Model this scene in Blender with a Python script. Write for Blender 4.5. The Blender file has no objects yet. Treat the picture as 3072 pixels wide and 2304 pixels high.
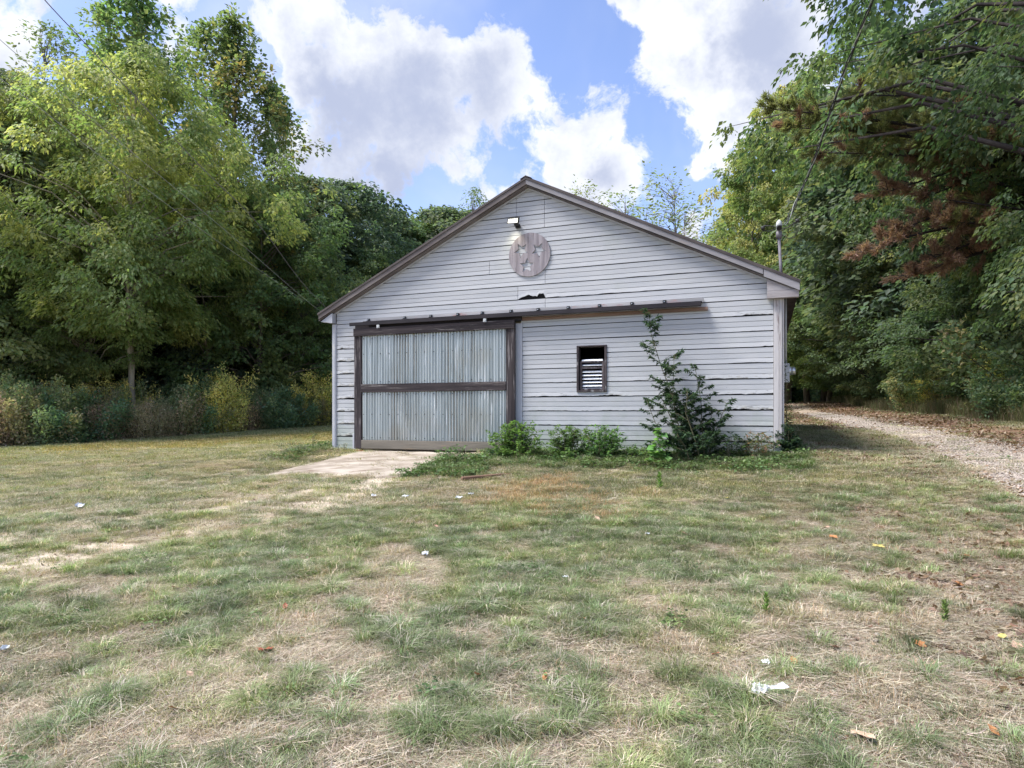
import bpy, bmesh, math, random
import numpy as np
from mathutils import Vector, Matrix

# ------------------------------------------------------------------ camera, sky, sun
S = bpy.context.scene
COL = S.collection
F = 1960.0            # focal length in photo pixels (3072 wide)
EYE = 1.6
HZ = 1247.0           # horizon row of the photo
cam = bpy.data.cameras.new('camera')
camo = bpy.data.objects.new('camera', cam); COL.objects.link(camo)
camo.location = (0, 0, EYE); camo.rotation_euler = (math.radians(90), 0, 0)
cam.sensor_width = 36; cam.lens = 36 * F / 3072
cam.shift_y = (HZ - 1152) / 3072
cam.clip_start = 0.05; cam.clip_end = 2500
S.camera = camo
S.view_settings.view_transform = 'Standard'; S.view_settings.look = 'None'
S.view_settings.exposure = 0.86; S.view_settings.gamma = 1
S.view_settings.use_curve_mapping = False
S.render.engine = 'CYCLES'
S.cycles.max_bounces = 5; S.cycles.diffuse_bounces = 3; S.cycles.transmission_bounces = 3; S.cycles.glossy_bounces = 2
S.cycles.transparent_max_bounces = 6
S.cycles.sample_clamp_indirect = 6

SUN_EL, SUN_AZ = math.radians(57), math.radians(-96)   # azimuth from +Y, clockwise
sd = Vector((math.sin(SUN_AZ) * math.cos(SUN_EL), math.cos(SUN_AZ) * math.cos(SUN_EL), math.sin(SUN_EL)))
sun = bpy.data.lights.new('sun', 'SUN'); sun.energy = 4.6; sun.angle = math.radians(22); sun.color = (1.0, .96, .90)
so = bpy.data.objects.new('sun', sun); COL.objects.link(so)
so.rotation_euler = sd.to_track_quat('Z', 'Y').to_euler(); so.location = (-20, -5, 30)

def NN(nt, t, **kw):
    n = nt.nodes.new(t)
    for k, v in kw.items(): setattr(n, k, v)
    return n
def inp(nt, sock, v):
    if isinstance(v, bpy.types.NodeSocket): nt.links.new(v, sock)
    else: sock.default_value = v
def mth(nt, op, a, b=None, c=None, clamp=False):
    n = NN(nt, 'ShaderNodeMath', operation=op, use_clamp=clamp)
    inp(nt, n.inputs[0], a)
    if b is not None: inp(nt, n.inputs[1], b)
    if c is not None: inp(nt, n.inputs[2], c)
    return n.outputs[0]
def noise(nt, vec, scale, detail=4, rough=.55, dist=0.0):
    n = NN(nt, 'ShaderNodeTexNoise'); n.inputs['Scale'].default_value = scale
    n.inputs['Detail'].default_value = detail; n.inputs['Roughness'].default_value = rough
    n.inputs['Distortion'].default_value = dist
    if vec is not None: nt.links.new(vec, n.inputs['Vector'])
    return n
def mixc(nt, f, a, b, mode='MIX'):
    n = NN(nt, 'ShaderNodeMix', data_type='RGBA', blend_type=mode)
    inp(nt, n.inputs[0], f)
    inp(nt, n.inputs[6], a if isinstance(a, bpy.types.NodeSocket) else (*a, 1)[:4])
    inp(nt, n.inputs[7], b if isinstance(b, bpy.types.NodeSocket) else (*b, 1)[:4])
    return n.outputs[2]
def sstep(nt, x, a, b):
    n = NN(nt, 'ShaderNodeMapRange', interpolation_type='SMOOTHSTEP')
    inp(nt, n.inputs[0], x); n.inputs[1].default_value = a; n.inputs[2].default_value = b
    return n.outputs[0]

# sky: Nishita blue with cumulus clouds lying in fixed directions
W = bpy.data.worlds.new('World'); S.world = W; W.use_nodes = True
nt = W.node_tree; nt.nodes.clear()
wo = NN(nt, 'ShaderNodeOutputWorld'); bg = NN(nt, 'ShaderNodeBackground')
sky = NN(nt, 'ShaderNodeTexSky', sky_type='NISHITA'); sky.sun_disc = False
sky.sun_elevation = SUN_EL; sky.sun_rotation = SUN_AZ; sky.air_density = 1.0; sky.dust_density = .6; sky.ozone_density = 1.6
tc = NN(nt, 'ShaderNodeTexCoord'); D = tc.outputs['Generated']
SKY_STR = 0.10
wn = noise(nt, D, 3.2, 6, .6)
wv = NN(nt, 'ShaderNodeVectorMath', operation='SUBTRACT'); nt.links.new(wn.outputs['Color'], wv.inputs[0]); wv.inputs[1].default_value = (.5, .5, .5)
wn2 = noise(nt, D, 13, 5, .6)
wv2 = NN(nt, 'ShaderNodeVectorMath', operation='SUBTRACT'); nt.links.new(wn2.outputs['Color'], wv2.inputs[0]); wv2.inputs[1].default_value = (.5, .5, .5)
m1 = NN(nt, 'ShaderNodeVectorMath', operation='MULTIPLY_ADD'); nt.links.new(wv.outputs[0], m1.inputs[0]); m1.inputs[1].default_value = (.13,) * 3; nt.links.new(D, m1.inputs[2])
m2 = NN(nt, 'ShaderNodeVectorMath', operation='MULTIPLY_ADD'); nt.links.new(wv2.outputs[0], m2.inputs[0]); m2.inputs[1].default_value = (.075,) * 3; nt.links.new(m1.outputs[0], m2.inputs[2])
DW = m2.outputs[0]
def blobs(lst, vec, flat=1.0):
    tot = None
    for (x, y, r, a) in lst:
        d0 = Vector(((x - 1106) / 1411, 1, (898 - y) / 1411)); k = 1 / d0.length; d0.normalize(); r2 = r / 1411 * k
        s = NN(nt, 'ShaderNodeVectorMath', operation='DISTANCE'); nt.links.new(vec, s.inputs[0]); s.inputs[1].default_value = d0
        v = mth(nt, 'DIVIDE', s.outputs['Value'], r2)
        v = mth(nt, 'MULTIPLY', v, v)
        v = mth(nt, 'MULTIPLY', v, -1.0)
        v = mth(nt, 'EXPONENT', v)
        v = mth(nt, 'MULTIPLY', v, a)
        tot = v if tot is None else mth(nt, 'ADD', tot, v)
    return tot
cl = [(170, 70, 110, -1.0), (480, 40, 75, -.7), (1010, 25, 110, -.8), (1200, 60, 90, -.8), (1420, 300, 60, -.5), (1180, 420, 40, -.3), (560, 110, 45, -.5), (640, 60, 85, 1), (720, 170, 130, 1), (860, 190, 130, 1), (990, 170, 115, 1), (1140, 165, 95, 1.1), (1175, 235, 60, .6), (800, 290, 110, .7),
      (960, 270, 95, .75), (640, 310, 90, .7), (700, 400, 90, .62), (860, 390, 70, .6), (990, 400, 60, .7), (1090, 410, 55, .7), (780, 345, 40, -.4), (920, 340, 35, -.3),
      (1290, 300, 52, 1.1), (1220, 340, 75, 1), (1330, 350, 60, 1), (1270, 400, 90, 1), (1390, 410, 45, .6),
      (1350, 20, 60, .9), (1440, 90, 90, 1), (1540, 40, 110, 1), (1640, 120, 105, .9), (1560, 190, 75, .8), (1480, 240, 60, .7), (1700, 260, 80, .8),
      (1500, 335, 38, 1.0), (1545, 322, 45, 1.2), (1600, 325, 45, 1.2), (1285, 190, 42, .5), (1500, 460, 40, .6),
      (20, 110, 90, 1), (60, 40, 55, .6), (400, 5, 90, .5), (150, 10, 60, .4), (2000, 60, 240, .8), (250, -200, 240, .9), (1000, -350, 260, .9), (-400, 100, 300, .8)]
field = blobs(cl, DW)
gn = noise(nt, D, 2.1, 5, .6, .3)
# away from the frame the same broken cumulus goes on as plain noise
vd = NN(nt, 'ShaderNodeVectorMath', operation='DISTANCE'); nt.links.new(D, vd.inputs[0]); vd.inputs[1].default_value = Vector((0, 1, .42)).normalized()
outw = sstep(nt, vd.outputs['Value'], .55, .95)
gen = mth(nt, 'MULTIPLY', sstep(nt, gn.outputs['Fac'], .44, .62), outw)
field = mth(nt, 'MINIMUM', mth(nt, 'ADD', field, gen), 1.25)
fn = noise(nt, m1.outputs[0], 9, 7, .66)
fz_ = mth(nt, 'SUBTRACT', fn.outputs['Fac'], .5)
dens = mth(nt, 'ADD', field, mth(nt, 'ADD', mth(nt, 'MULTIPLY', fz_, 4.2), mth(nt, 'MULTIPLY', mth(nt, 'SUBTRACT', wn2.outputs['Fac'], .5), 1.1)))
mask = sstep(nt, dens, .38, .98)
wisp = mth(nt, 'MULTIPLY', sstep(nt, gn.outputs['Fac'], .46, .72), .55)
mask = mth(nt, 'MAXIMUM', mask, mth(nt, 'MULTIPLY', wisp, .6))
dk = [(735, 200, 95, .35), (700, 270, 100, .35), (830, 285, 120, .4), (1050, 190, 75, .4), (960, 245, 100, .4), (1590, 30, 110, .5), (1640, 90, 100, .35), (1620, 210, 80, .45),
      (680, 385, 80, .45), (860, 430, 80, .6), (1330, 390, 40, .4), (50, 170, 60, .4), (2000, 60, 200, .5)]
core = blobs(dk, DW)
cs = mth(nt, 'ADD', core, mth(nt, 'MULTIPLY', mth(nt, 'SUBTRACT', wn2.outputs['Fac'], .5), 1.3))
cs = mth(nt, 'ADD', cs, mth(nt, 'MULTIPLY', fz_, 1.0))
cs = mth(nt, 'ADD', cs, mth(nt, 'MULTIPLY', mth(nt, 'SUBTRACT', wn.outputs['Fac'], .5), 1.3))
cs = mth(nt, 'ADD', cs, mth(nt, 'MULTIPLY', outw, .25), None)
core_f = sstep(nt, cs, -.25, .85)
ccol = mixc(nt, core_f, (.615, .63, .66), (.30, .335, .445))
skc = NN(nt, 'ShaderNodeVectorMath', operation='MULTIPLY'); nt.links.new(sky.outputs[0], skc.inputs[0]); skc.inputs[1].default_value = (SKY_STR * 1.48, SKY_STR * 1.38, SKY_STR * 1.55)
col = mixc(nt, mask, skc.outputs[0], ccol)
nt.links.new(col, bg.inputs[0]); bg.inputs[1].default_value = 1.0
nt.links.new(bg.outputs[0], wo.inputs[0])

# ------------------------------------------------------------------ helpers
rng = np.random.default_rng(7); random.seed(7)
def tag(o, label=None, cat=None, group=None, kind=None):
    for k, v in (('label', label), ('category', cat), ('group', group), ('kind', kind)):
        if v: o[k] = v
    return o
def empty(name, loc=(0, 0, 0), rz=0.0, **kw):
    o = bpy.data.objects.new(name, None); COL.objects.link(o); o.location = loc; o.rotation_euler = (0, 0, rz)
    o.empty_display_size = .2
    return tag(o, **kw)
def mobj(name, me, mat=None, parent=None, **kw):
    me = me if isinstance(me, bpy.types.Mesh) else me.mesh(name)
    o = bpy.data.objects.new(name, me); COL.objects.link(o)
    if mat is not None and len(me.materials) == 0: me.materials.append(mat)
    if parent is not None: o.parent = parent
    return tag(o, **kw)
def mesh_np(name, V, Fc, mat=None, cols=None, smooth=False, attrs=None):
    """V (n,3); Fc (m,k) constant k; cols per-vertex rgb"""
    me = bpy.data.meshes.new(name); V = np.asarray(V, np.float32); Fc = np.asarray(Fc, np.int32)
    n, (m, k) = len(V), Fc.shape
    me.vertices.add(n); me.vertices.foreach_set('co', V.ravel())
    me.loops.add(m * k); me.loops.foreach_set('vertex_index', Fc.ravel())
    me.polygons.add(m); me.polygons.foreach_set('loop_start', np.arange(m, dtype=np.int32) * k)
    me.update(calc_edges=True)
    if smooth: me.polygons.foreach_set('use_smooth', np.ones(m, bool))
    if cols is not None:
        a = me.color_attributes.new('col', 'FLOAT_COLOR', 'POINT')
        c = np.ones((n, 4), np.float32); c[:, :3] = cols; a.data.foreach_set('color', c.ravel())
    for k2, v in (attrs or {}).items():
        a = me.attributes.new(k2, 'FLOAT', 'POINT'); a.data.foreach_set('value', np.asarray(v, np.float32))
    if mat: me.materials.append(mat)
    return me
class MB:
    """collects boxes, tubes and quads in one mesh"""
    def __init__(s): s.v = []; s.f = []
    def add(s, V, Fs):
        b = len(s.v); s.v += [tuple(p) for p in V]; s.f += [tuple(i + b for i in f) for f in Fs]; return s
    def box(s, a, b):
        (x0, y0, z0), (x1, y1, z1) = a, b
        return s.add([(x0, y0, z0), (x1, y0, z0), (x1, y1, z0), (x0, y1, z0), (x0, y0, z1), (x1, y0, z1), (x1, y1, z1), (x0, y1, z1)],
                     [(0, 3, 2, 1), (4, 5, 6, 7), (0, 1, 5, 4), (1, 2, 6, 5), (2, 3, 7, 6), (3, 0, 4, 7)])
    def prism(s, pts, y0, y1):
        n = len(pts)
        return s.add([(x, y0, z) for x, z in pts] + [(x, y1, z) for x, z in pts],
                     [tuple(range(n))[::-1] if False else tuple(range(n)), tuple(range(2 * n - 1, n - 1, -1))] + [(i, i + n, (i + 1) % n + n, (i + 1) % n) for i in range(n)])
    def tube(s, pts, radii, n=8, cap=True):
        pts = [Vector(p) for p in pts]; b = len(s.v); up = Vector((.13, .31, .94))
        for i, p in enumerate(pts):
            t = (pts[min(i + 1, len(pts) - 1)] - pts[max(i - 1, 0)]).normalized()
            a = t.cross(up if abs(t.dot(up)) < .95 else Vector((1, 0, 0))).normalized(); c = t.cross(a)
            r = radii[i] if hasattr(radii, '__len__') else radii
            for k in range(n):
                q = 2 * math.pi * k / n; s.v.append(tuple(p + a * math.cos(q) * r + c * math.sin(q) * r))
        for i in range(len(pts) - 1):
            for k in range(n):
                s.f.append((b + i * n + k, b + i * n + (k + 1) % n, b + (i + 1) * n + (k + 1) % n, b + (i + 1) * n + k))
        if cap:
            s.f.append(tuple(b + k for k in range(n))[::-1]); s.f.append(tuple(b + (len(pts) - 1) * n + k for k in range(n)))
        return s
    def mesh(s, name, smooth=False):
        me = bpy.data.meshes.new(name); me.from_pydata(s.v, [], s.f); me.update()
        bm = bmesh.new(); bm.from_mesh(me); bmesh.ops.recalc_face_normals(bm, faces=bm.faces); bm.to_mesh(me); bm.free()
        if smooth: me.polygons.foreach_set('use_smooth', np.ones(len(me.polygons), bool))
        return me
    def build(s, name, mat, parent=None, bevel=0, smooth=False, **kw):
        me = s.mesh(name, smooth)
        if bevel:
            bm = bmesh.new(); bm.from_mesh(me)
            bmesh.ops.bevel(bm, geom=bm.edges[:], offset=bevel, segments=1, affect='EDGES', clamp_overlap=True); bm.to_mesh(me); bm.free()
        return mobj(name, me, mat, parent, **kw)

def vn(x, y, seed=0):
    x = np.asarray(x, float); y = np.asarray(y, float)
    xi, yi = np.floor(x).astype(np.int64), np.floor(y).astype(np.int64); fx, fy = x - xi, y - yi
    fx = fx * fx * (3 - 2 * fx); fy = fy * fy * (3 - 2 * fy)
    def h(a, b):
        n = (a * 374761393 + b * 668265263 + seed * 974711 + 1013) & 0x7fffffff
        n = ((n ^ (n >> 13)) * 1274126177) & 0x7fffffff
        return ((n ^ (n >> 16)) & 0xffff) / 65535.0
    return (h(xi, yi) * (1 - fx) + h(xi + 1, yi) * fx) * (1 - fy) + (h(xi, yi + 1) * (1 - fx) + h(xi + 1, yi + 1) * fx) * fy
def fbm(x, y, sc=1.0, o=4, seed=0):
    t, a, s = 0, .5, 0
    for i in range(o):
        t = t + a * vn(np.asarray(x) * sc * 2 ** i + 17 * i, np.asarray(y) * sc * 2 ** i, seed + i); s += a; a *= .5
    return t / s
def ss(x, a, b):
    t = np.clip((x - a) / (b - a), 0, 1); return t * t * (3 - 2 * t)

# photo pixel (3072 px frame) + distance -> point in the world
def P(px, py, d): return Vector(((px - 1536) / F * d, d, EYE + (HZ - py) / F * d))
DS = 3072 / 2212.0

# barn front plane (from the siding's convergence)
def sx(px): return 149.0 * (1 + 1.96e-4 * (px - 1564))
def wp(px): s = sx(px); return np.array([(px - 1536) / s, F / s])
A0 = wp(1000); A1 = wp(2346)
BW = float(np.linalg.norm(A1 - A0)); bx = (A1 - A0) / BW; by = np.array([-bx[1], bx[0]])
BROT = math.atan2(bx[1], bx[0])
BZ = .845                    # bottom of the siding
BD = 8.2                     # depth of the barn
def wu(px): return float(np.dot(wp(px) - A0, bx))
def wz(px, py): return EYE + (HZ - py) / sx(px) - BZ       # height above the siding's bottom
def bw(u, v, z=0.0):       # barn local -> world
    q = A0 + bx * u + by * v; return Vector((q[0], q[1], z + BZ))

# terrain
ctl = []
def cp(x, y, z): ctl.append((x, y, z))
for x, y, z in [(0, 0, 0), (-3, 0, 0), (3, 0, .05), (0, 3, 0), (-3, 3.2, -.02), (3, 3.2, .06), (-8, 2, -.05), (9, 2, .35), (0, 6, .14), (-3.5, 6, .1), (4, 6, .3),
                (-6, 7.5, .16), (0, 9, .36), (-3, 9, .28), (3, 9, .45), (6.2, 7.4, .5), (9.4, 12, 1.02), (7.6, 12, .86), (9.5, 19, 1.25), (13.2, 31, 1.66), (13.3, 17, 1.45),
                (17.9, 42, 2.43), (18, 20, 1.8), (25, 12, 2.2), (20, 2, 1.2), (-14, 18, .68), (-18, 14, .4), (-4.5, 22, 1.1), (-8.3, 28, 1.2), (-13, 24, .85), (0, 32, 1.7), (-22, 28, .8),
                (-30, 10, .2), (-10, 10, .2), (0, -10, -.2), (-20, -10, -.3), (20, -10, .8)]: cp(x, y, z)
for u, v, z in [(0, .0, .02), (4, 0, .02), (BW, 0, .06), (-.5, 4, .05), (0, 8.5, .15), (BW, 8.5, .45), (BW + .8, .3, .12), (BW + .8, 4, .28), (4, 4, .0), (7, -.9, -.08), (5, -1, -.1)]:
    q = bw(u, v, z); cp(*q)
q = bw(.3, -2.3); cp(q[0], q[1], .46)
q = bw(3.6, -2.3); cp(q[0], q[1], .53)
for a in range(0, 360, 24):
    r = 90; cp(r * math.cos(math.radians(a)), r * math.sin(math.radians(a)) + 10, 1.5 + 1.5 * math.sin(math.radians(a)))
C = np.array(ctl); K = np.linalg.norm(C[:, None, :2] - C[None, :, :2], axis=2)
n = len(C); M = np.zeros((n + 3, n + 3)); M[:n, :n] = K - .02 * np.eye(n); M[:n, n] = 1; M[:n, n + 1:] = C[:, :2]; M[n, :n] = 1; M[n + 1:, :n] = C[:, :2].T
Wt = np.linalg.solve(M, np.concatenate([C[:, 2], [0, 0, 0]])); TC, TN = C, n
def gz(x, y):
    x = np.asarray(x, float); y = np.asarray(y, float); sh = x.shape; X = x.ravel(); Y = y.ravel(); out = np.zeros(len(X))
    rr = np.hypot(X, Y - 10); k = np.minimum(1, 88 / np.maximum(rr, 1e-6)); Xc = X * k; Yc = (Y - 10) * k + 10
    for i in range(0, len(X), 40000):
        a = Xc[i:i + 40000]; b = Yc[i:i + 40000]
        d = np.hypot(a[:, None] - TC[None, :, 0], b[:, None] - TC[None, :, 1])
        out[i:i + 40000] = d @ Wt[:TN] + Wt[TN] + a * Wt[TN + 1] + b * Wt[TN + 2]
    near = np.exp(-(X ** 2 + (Y - 8) ** 2) / 900)
    out += (fbm(X, Y, .7, 3, 5) - .5) * .07 * near + (fbm(X, Y, 3.1, 2, 9) - .5) * .03 * near
    return out.reshape(sh)
def g1(x, y): return float(gz(np.array([x]), np.array([y]))[0])

def polydist(x, y, pts):
    """signed lateral offset and distance to a polyline"""
    best = np.full(np.shape(x), 1e9); lat = np.zeros(np.shape(x))
    for (x0, y0), (x1, y1) in zip(pts[:-1], pts[1:]):
        dx, dy = x1 - x0, y1 - y0; L2 = dx * dx + dy * dy
        t = np.clip(((x - x0) * dx + (y - y0) * dy) / L2, 0, 1)
        d = np.hypot(x - x0 - t * dx, y - y0 - t * dy); s = ((x - x0) * dy - (y - y0) * dx) / math.sqrt(L2)
        u = d < best; best = np.where(u, d, best); lat = np.where(u, s, lat)
    return best, lat
ROADL = [(3.2, -4), (4.4, 3), (5.0, 5.2), (5.85, 7.4), (7.6, 12), (9.5, 19), (11.3, 25), (13.2, 31), (17, 42), (23, 58)]   # left edge of the drive
RW = 3.3
def fields(x, y):
    """green cover, bare soil, leaf litter, road offset, straw"""
    _, lat = polydist(x, y, ROADL); dR, _ = polydist(x, y, ROADL)
    nz = fbm(x, y, .9, 4, 3); n2 = fbm(x, y, 2.6, 3, 21); n3 = fbm(x, y, .35, 3, 40)
    fore = 1 - ss(y, 4.5, 8.5)
    n5 = fbm(x, y, 5.5, 2, 23)
    green = ss(nz * .38 + n2 * .36 + n5 * .26 + .075 * (1 - fore) + .022 * fore, .45, .56)
    t1, _ = polydist(x, y, [(-7.4, 4.0), (-5, 6.4), (-2.4, 10.1), (-2.2, 12)]); t2, _ = polydist(x, y, [(-8.6, 5.2), (-6.2, 7.4), (-3.3, 10.6), (-3.0, 12)])
    bare = np.maximum(ss(.95 - t1 + (n5 - .5) * .9, 0, .7), ss(.85 - t2 + (n5 - .5) * .9, 0, .7)) * ss(n2 * .6 + nz * .4, .30, .42)
    bare = np.maximum(bare, .8 * ss(1.5 - np.minimum(t1, t2), 0, 1.2) * ss(n2 * .5 + n5 * .5, .50, .62))
    bare = np.maximum(bare, ss(fbm(x, y, 1.4, 4, 60), .60, .72) * (.35 + .5 * fore))
    litter = ss(1.25 + .9 * (1 - ss(y, 6, 10)) + (nz - .5) * 3.0 - np.abs(lat + .35 + .5 * (1 - ss(y, 6, 10))), 0, 1.3) * (y > 2.0)
    crn = np.hypot((x - 5.9) / 1.3, (y - 12.3) / 2.2); litter = np.maximum(litter, ss(1.1 - crn + (n2 - .5), 0, .7))
    litter = np.maximum(litter, ss(.9 - np.abs(lat - RW - .2) + (nz - .5) * 1.6, 0, .8))
    green = green * (1 - .75 * ss(2.3 - np.abs(lat + 1.0), 0, 1.2) * (1 - ss(y, 7, 10)))
    far = ss(y, 11, 15) * (x < 0)
    return green, bare, litter, lat, far, fore, n3
# ------------------------------------------------------------------ materials
MATS = {}
def newmat(name):
    m = bpy.data.materials.new(name); m.use_nodes = True; nt = m.node_tree
    b = nt.nodes['Principled BSDF']; MATS[name] = m; return m, nt, b
def mat_rough(name, c1, c2, scale=6, rough=.8, stretch=(1, 1, 1), bump=.3, bscale=None, metal=0, c3=None, spec=.3, rnd=.12, detail=6):
    """two tones by noise in object space, a third one in worn spots, a bump and a change per object"""
    m, nt, b = newmat(name)
    t = NN(nt, 'ShaderNodeTexCoord'); mp = NN(nt, 'ShaderNodeMapping'); nt.links.new(t.outputs['Object'], mp.inputs[0]); mp.inputs['Scale'].default_value = stretch
    oi = NN(nt, 'ShaderNodeObjectInfo')
    off = NN(nt, 'ShaderNodeVectorMath', operation='ADD'); nt.links.new(mp.outputs[0], off.inputs[0])
    rs = mth(nt, 'MULTIPLY', oi.outputs['Random'], 37.0); nt.links.new(rs, off.inputs[1])
    v = off.outputs[0]
    f = sstep(nt, noise(nt, v, scale, detail, .62).outputs['Fac'], .32, .68)
    c = mixc(nt, f, c1, c2)
    if c3: c = mixc(nt, sstep(nt, noise(nt, v, scale * 2.3, 5, .7).outputs['Fac'], .56, .68), c, c3)
    k = mth(nt, 'MULTIPLY_ADD', oi.outputs['Random'], 2 * rnd, 1 - rnd)
    hs = NN(nt, 'ShaderNodeHueSaturation'); nt.links.new(c, hs.inputs['Color']); nt.links.new(k, hs.inputs['Value'])
    nt.links.new(hs.outputs[0], b.inputs['Base Color'])
    b.inputs['Roughness'].default_value = rough; b.inputs['Metallic'].default_value = metal; b.inputs['Specular IOR Level'].default_value = spec
    if bump:
        bn = NN(nt, 'ShaderNodeBump'); bn.inputs['Strength'].default_value = bump; bn.inputs['Distance'].default_value = .01
        nt.links.new(noise(nt, v, bscale or scale * 5, 5, .65).outputs['Fac'], bn.inputs['Height']); nt.links.new(bn.outputs[0], b.inputs['Normal'])
    return m
def mat_leaf(name, tint=(1, 1, 1), transl=.35, rough=.55, var=.16, spec=.25):
    m, nt, b = newmat(name)
    a = NN(nt, 'ShaderNodeAttribute', attribute_name='col'); oi = NN(nt, 'ShaderNodeObjectInfo')
    hs = NN(nt, 'ShaderNodeHueSaturation'); nt.links.new(a.outputs['Color'], hs.inputs['Color'])
    nt.links.new(mth(nt, 'MULTIPLY_ADD', oi.outputs['Random'], 2 * var, 1 - var), hs.inputs['Value'])
    nt.links.new(mth(nt, 'MULTIPLY_ADD', mth(nt, 'FRACT', mth(nt, 'MULTIPLY', oi.outputs['Random'], 7.31)), .03, .485), hs.inputs['Hue'])
    c = mixc(nt, 1.0, hs.outputs[0], tint, 'MULTIPLY')
    nt.links.new(c, b.inputs['Base Color']); b.inputs['Roughness'].default_value = rough; b.inputs['Specular IOR Level'].default_value = spec
    tr = NN(nt, 'ShaderNodeBsdfTranslucent'); nt.links.new(mixc(nt, 1.0, c, (1.25, 1.3, .75), 'MULTIPLY'), tr.inputs[0])
    mx = NN(nt, 'ShaderNodeMixShader'); mx.inputs[0].default_value = transl
    nt.links.new(b.outputs[0], mx.inputs[1]); nt.links.new(tr.outputs[0], mx.inputs[2])
    nt.links.new(mx.outputs[0], nt.nodes['Material Output'].inputs[0]); return m
M_leaf = mat_leaf('leaf', tint=(2.0, 1.92, 2.25), transl=.5); M_grass = mat_leaf('grass_blade', transl=.25, var=.0, rough=.6)
M_dry = mat_leaf('dry_leaf', transl=.12, var=.1, rough=.7)
M_bark = mat_rough('bark', (.10, .085, .07), (.20, .175, .15), 5, .95, (1, 1, .25), .8, c3=(.27, .26, .22))
M_palebark = mat_rough('pale_bark', (.22, .19, .15), (.36, .33, .27), 5, .95, (1, 1, .25), .6, c3=(.12, .10, .08))
M_darkbark = mat_rough('dark_bark', (.03, .024, .026), (.06, .05, .05), 5, .95, (1, 1, .25), .6)
M_stem = mat_rough('stem', (.07, .07, .04), (.12, .11, .06), 5, .8, bump=0)
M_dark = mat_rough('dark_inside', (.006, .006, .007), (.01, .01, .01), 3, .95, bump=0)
M_trim = mat_rough('white_trim', (.38, .395, .44), (.44, .455, .50), 3, .65, (1, 1, .4), .15, c3=(.50, .50, .50))
M_weath = mat_rough('weathered_trim', (.36, .35, .36), (.48, .46, .46), 3.0, .85, (1, 1, .12), .6, bscale=30, c3=(.22, .19, .19))
M_weathx = mat_rough('weathered_board', (.27, .245, .25), (.37, .35, .36), 3.5, .85, (.25, 1, 2.2), .7, bscale=25, c3=(.24, .20, .20))
M_fascia = mat_rough('weathered_fascia', (.10, .085, .085), (.18, .16, .155), 2.5, .85, (.3, 1, 1), .5, c3=(.12, .10, .10))
M_fascia2 = mat_rough('painted_fascia', (.20, .195, .21), (.29, .28, .30), 2.5, .8, (.3, 1, 1), .4, c3=(.24, .22, .22))
M_roof = mat_rough('roof_metal', (.05, .042, .042), (.09, .075, .072), 2, .55, bump=.1, metal=.3)
M_frameh = mat_rough('old_rail_wood', (.020, .016, .019), (.060, .048, .050), 4, .85, (.12, 1, 3), .9, bscale=22, c3=(.24, .22, .21))
M_framev = mat_rough('old_stile_wood', (.020, .016, .019), (.055, .045, .048), 4, .85, (3, 1, .12), .9, bscale=22, c3=(.22, .20, .20))
M_frameb = mat_rough('mossy_rail_wood', (.13, .12, .10), (.20, .18, .15), 3, .85, (.2, 1, 2), .7, bscale=22, c3=(.26, .20, .15))
M_track = mat_rough('track_steel', (.014, .012, .016), (.032, .027, .032), 5, .6, (.2, 1, 1), .2, metal=.2)
M_flash = mat_rough('flashing', (.24, .24, .25), (.38, .37, .38), 2, .7, (.3, 1, 1), .2, c3=(.30, .20, .20))
M_rust = mat_rough('stained_board', (.17, .105, .08), (.28, .19, .145), 2.5, .85, (.3, 1, 3), .5, c3=(.10, .07, .07))
M_iron = mat_rough('dark_iron', (.02, .02, .022), (.04, .04, .04), 8, .5, bump=0, metal=.5)
M_galv = mat_rough('galvanised', (.42, .44, .46), (.55, .57, .60), 5, .38, bump=.05, metal=.85)
M_greybox = mat_rough('grey_box', (.42, .44, .46), (.48, .5, .52), 6, .5, bump=0)
M_winwood = mat_rough('old_window_wood', (.035, .028, .032), (.09, .075, .08), 7, .85, (1, 1, .3), .5, c3=(.30, .30, .31))
M_whitem = mat_rough('bright_slat', (.72, .75, .80), (.84, .86, .88), 5, .3, (.2, 1, 1), 0, metal=.0, spec=.6)
M_plaque = mat_rough('plaque_wood', (.18, .16, .175), (.30, .275, .295), 2.6, .85, (7, 1, .35), .8, bscale=14, c3=(.12, .10, .11))
M_conc = mat_rough('old_concrete', (.19, .155, .12), (.40, .355, .305), 2.2, .9, (.6, 1.8, 1), .9, bscale=16, c3=(.15, .105, .07))
M_paper = mat_rough('white_paper', (.50, .54, .60), (.68, .70, .75), 20, .6, bump=.3, c3=(.38, .35, .30))
M_plank = mat_rough('rotten_plank', (.10, .06, .045), (.17, .10, .07), 6, .9, (.2, 1, 1), .6)
M_cable = mat_rough('cable', (.02, .02, .022), (.035, .035, .035), 6, .6, bump=0)
M_cablepale = mat_rough('bare_cable', (.24, .25, .26), (.34, .35, .36), 6, .5, bump=0)
M_red = mat_rough('red_rubber', (.42, .03, .025), (.5, .05, .04), 6, .6, bump=0)
M_tray = mat_rough('rusty_tray', (.16, .11, .07), (.26, .20, .14), 5, .7, bump=.2)

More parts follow.
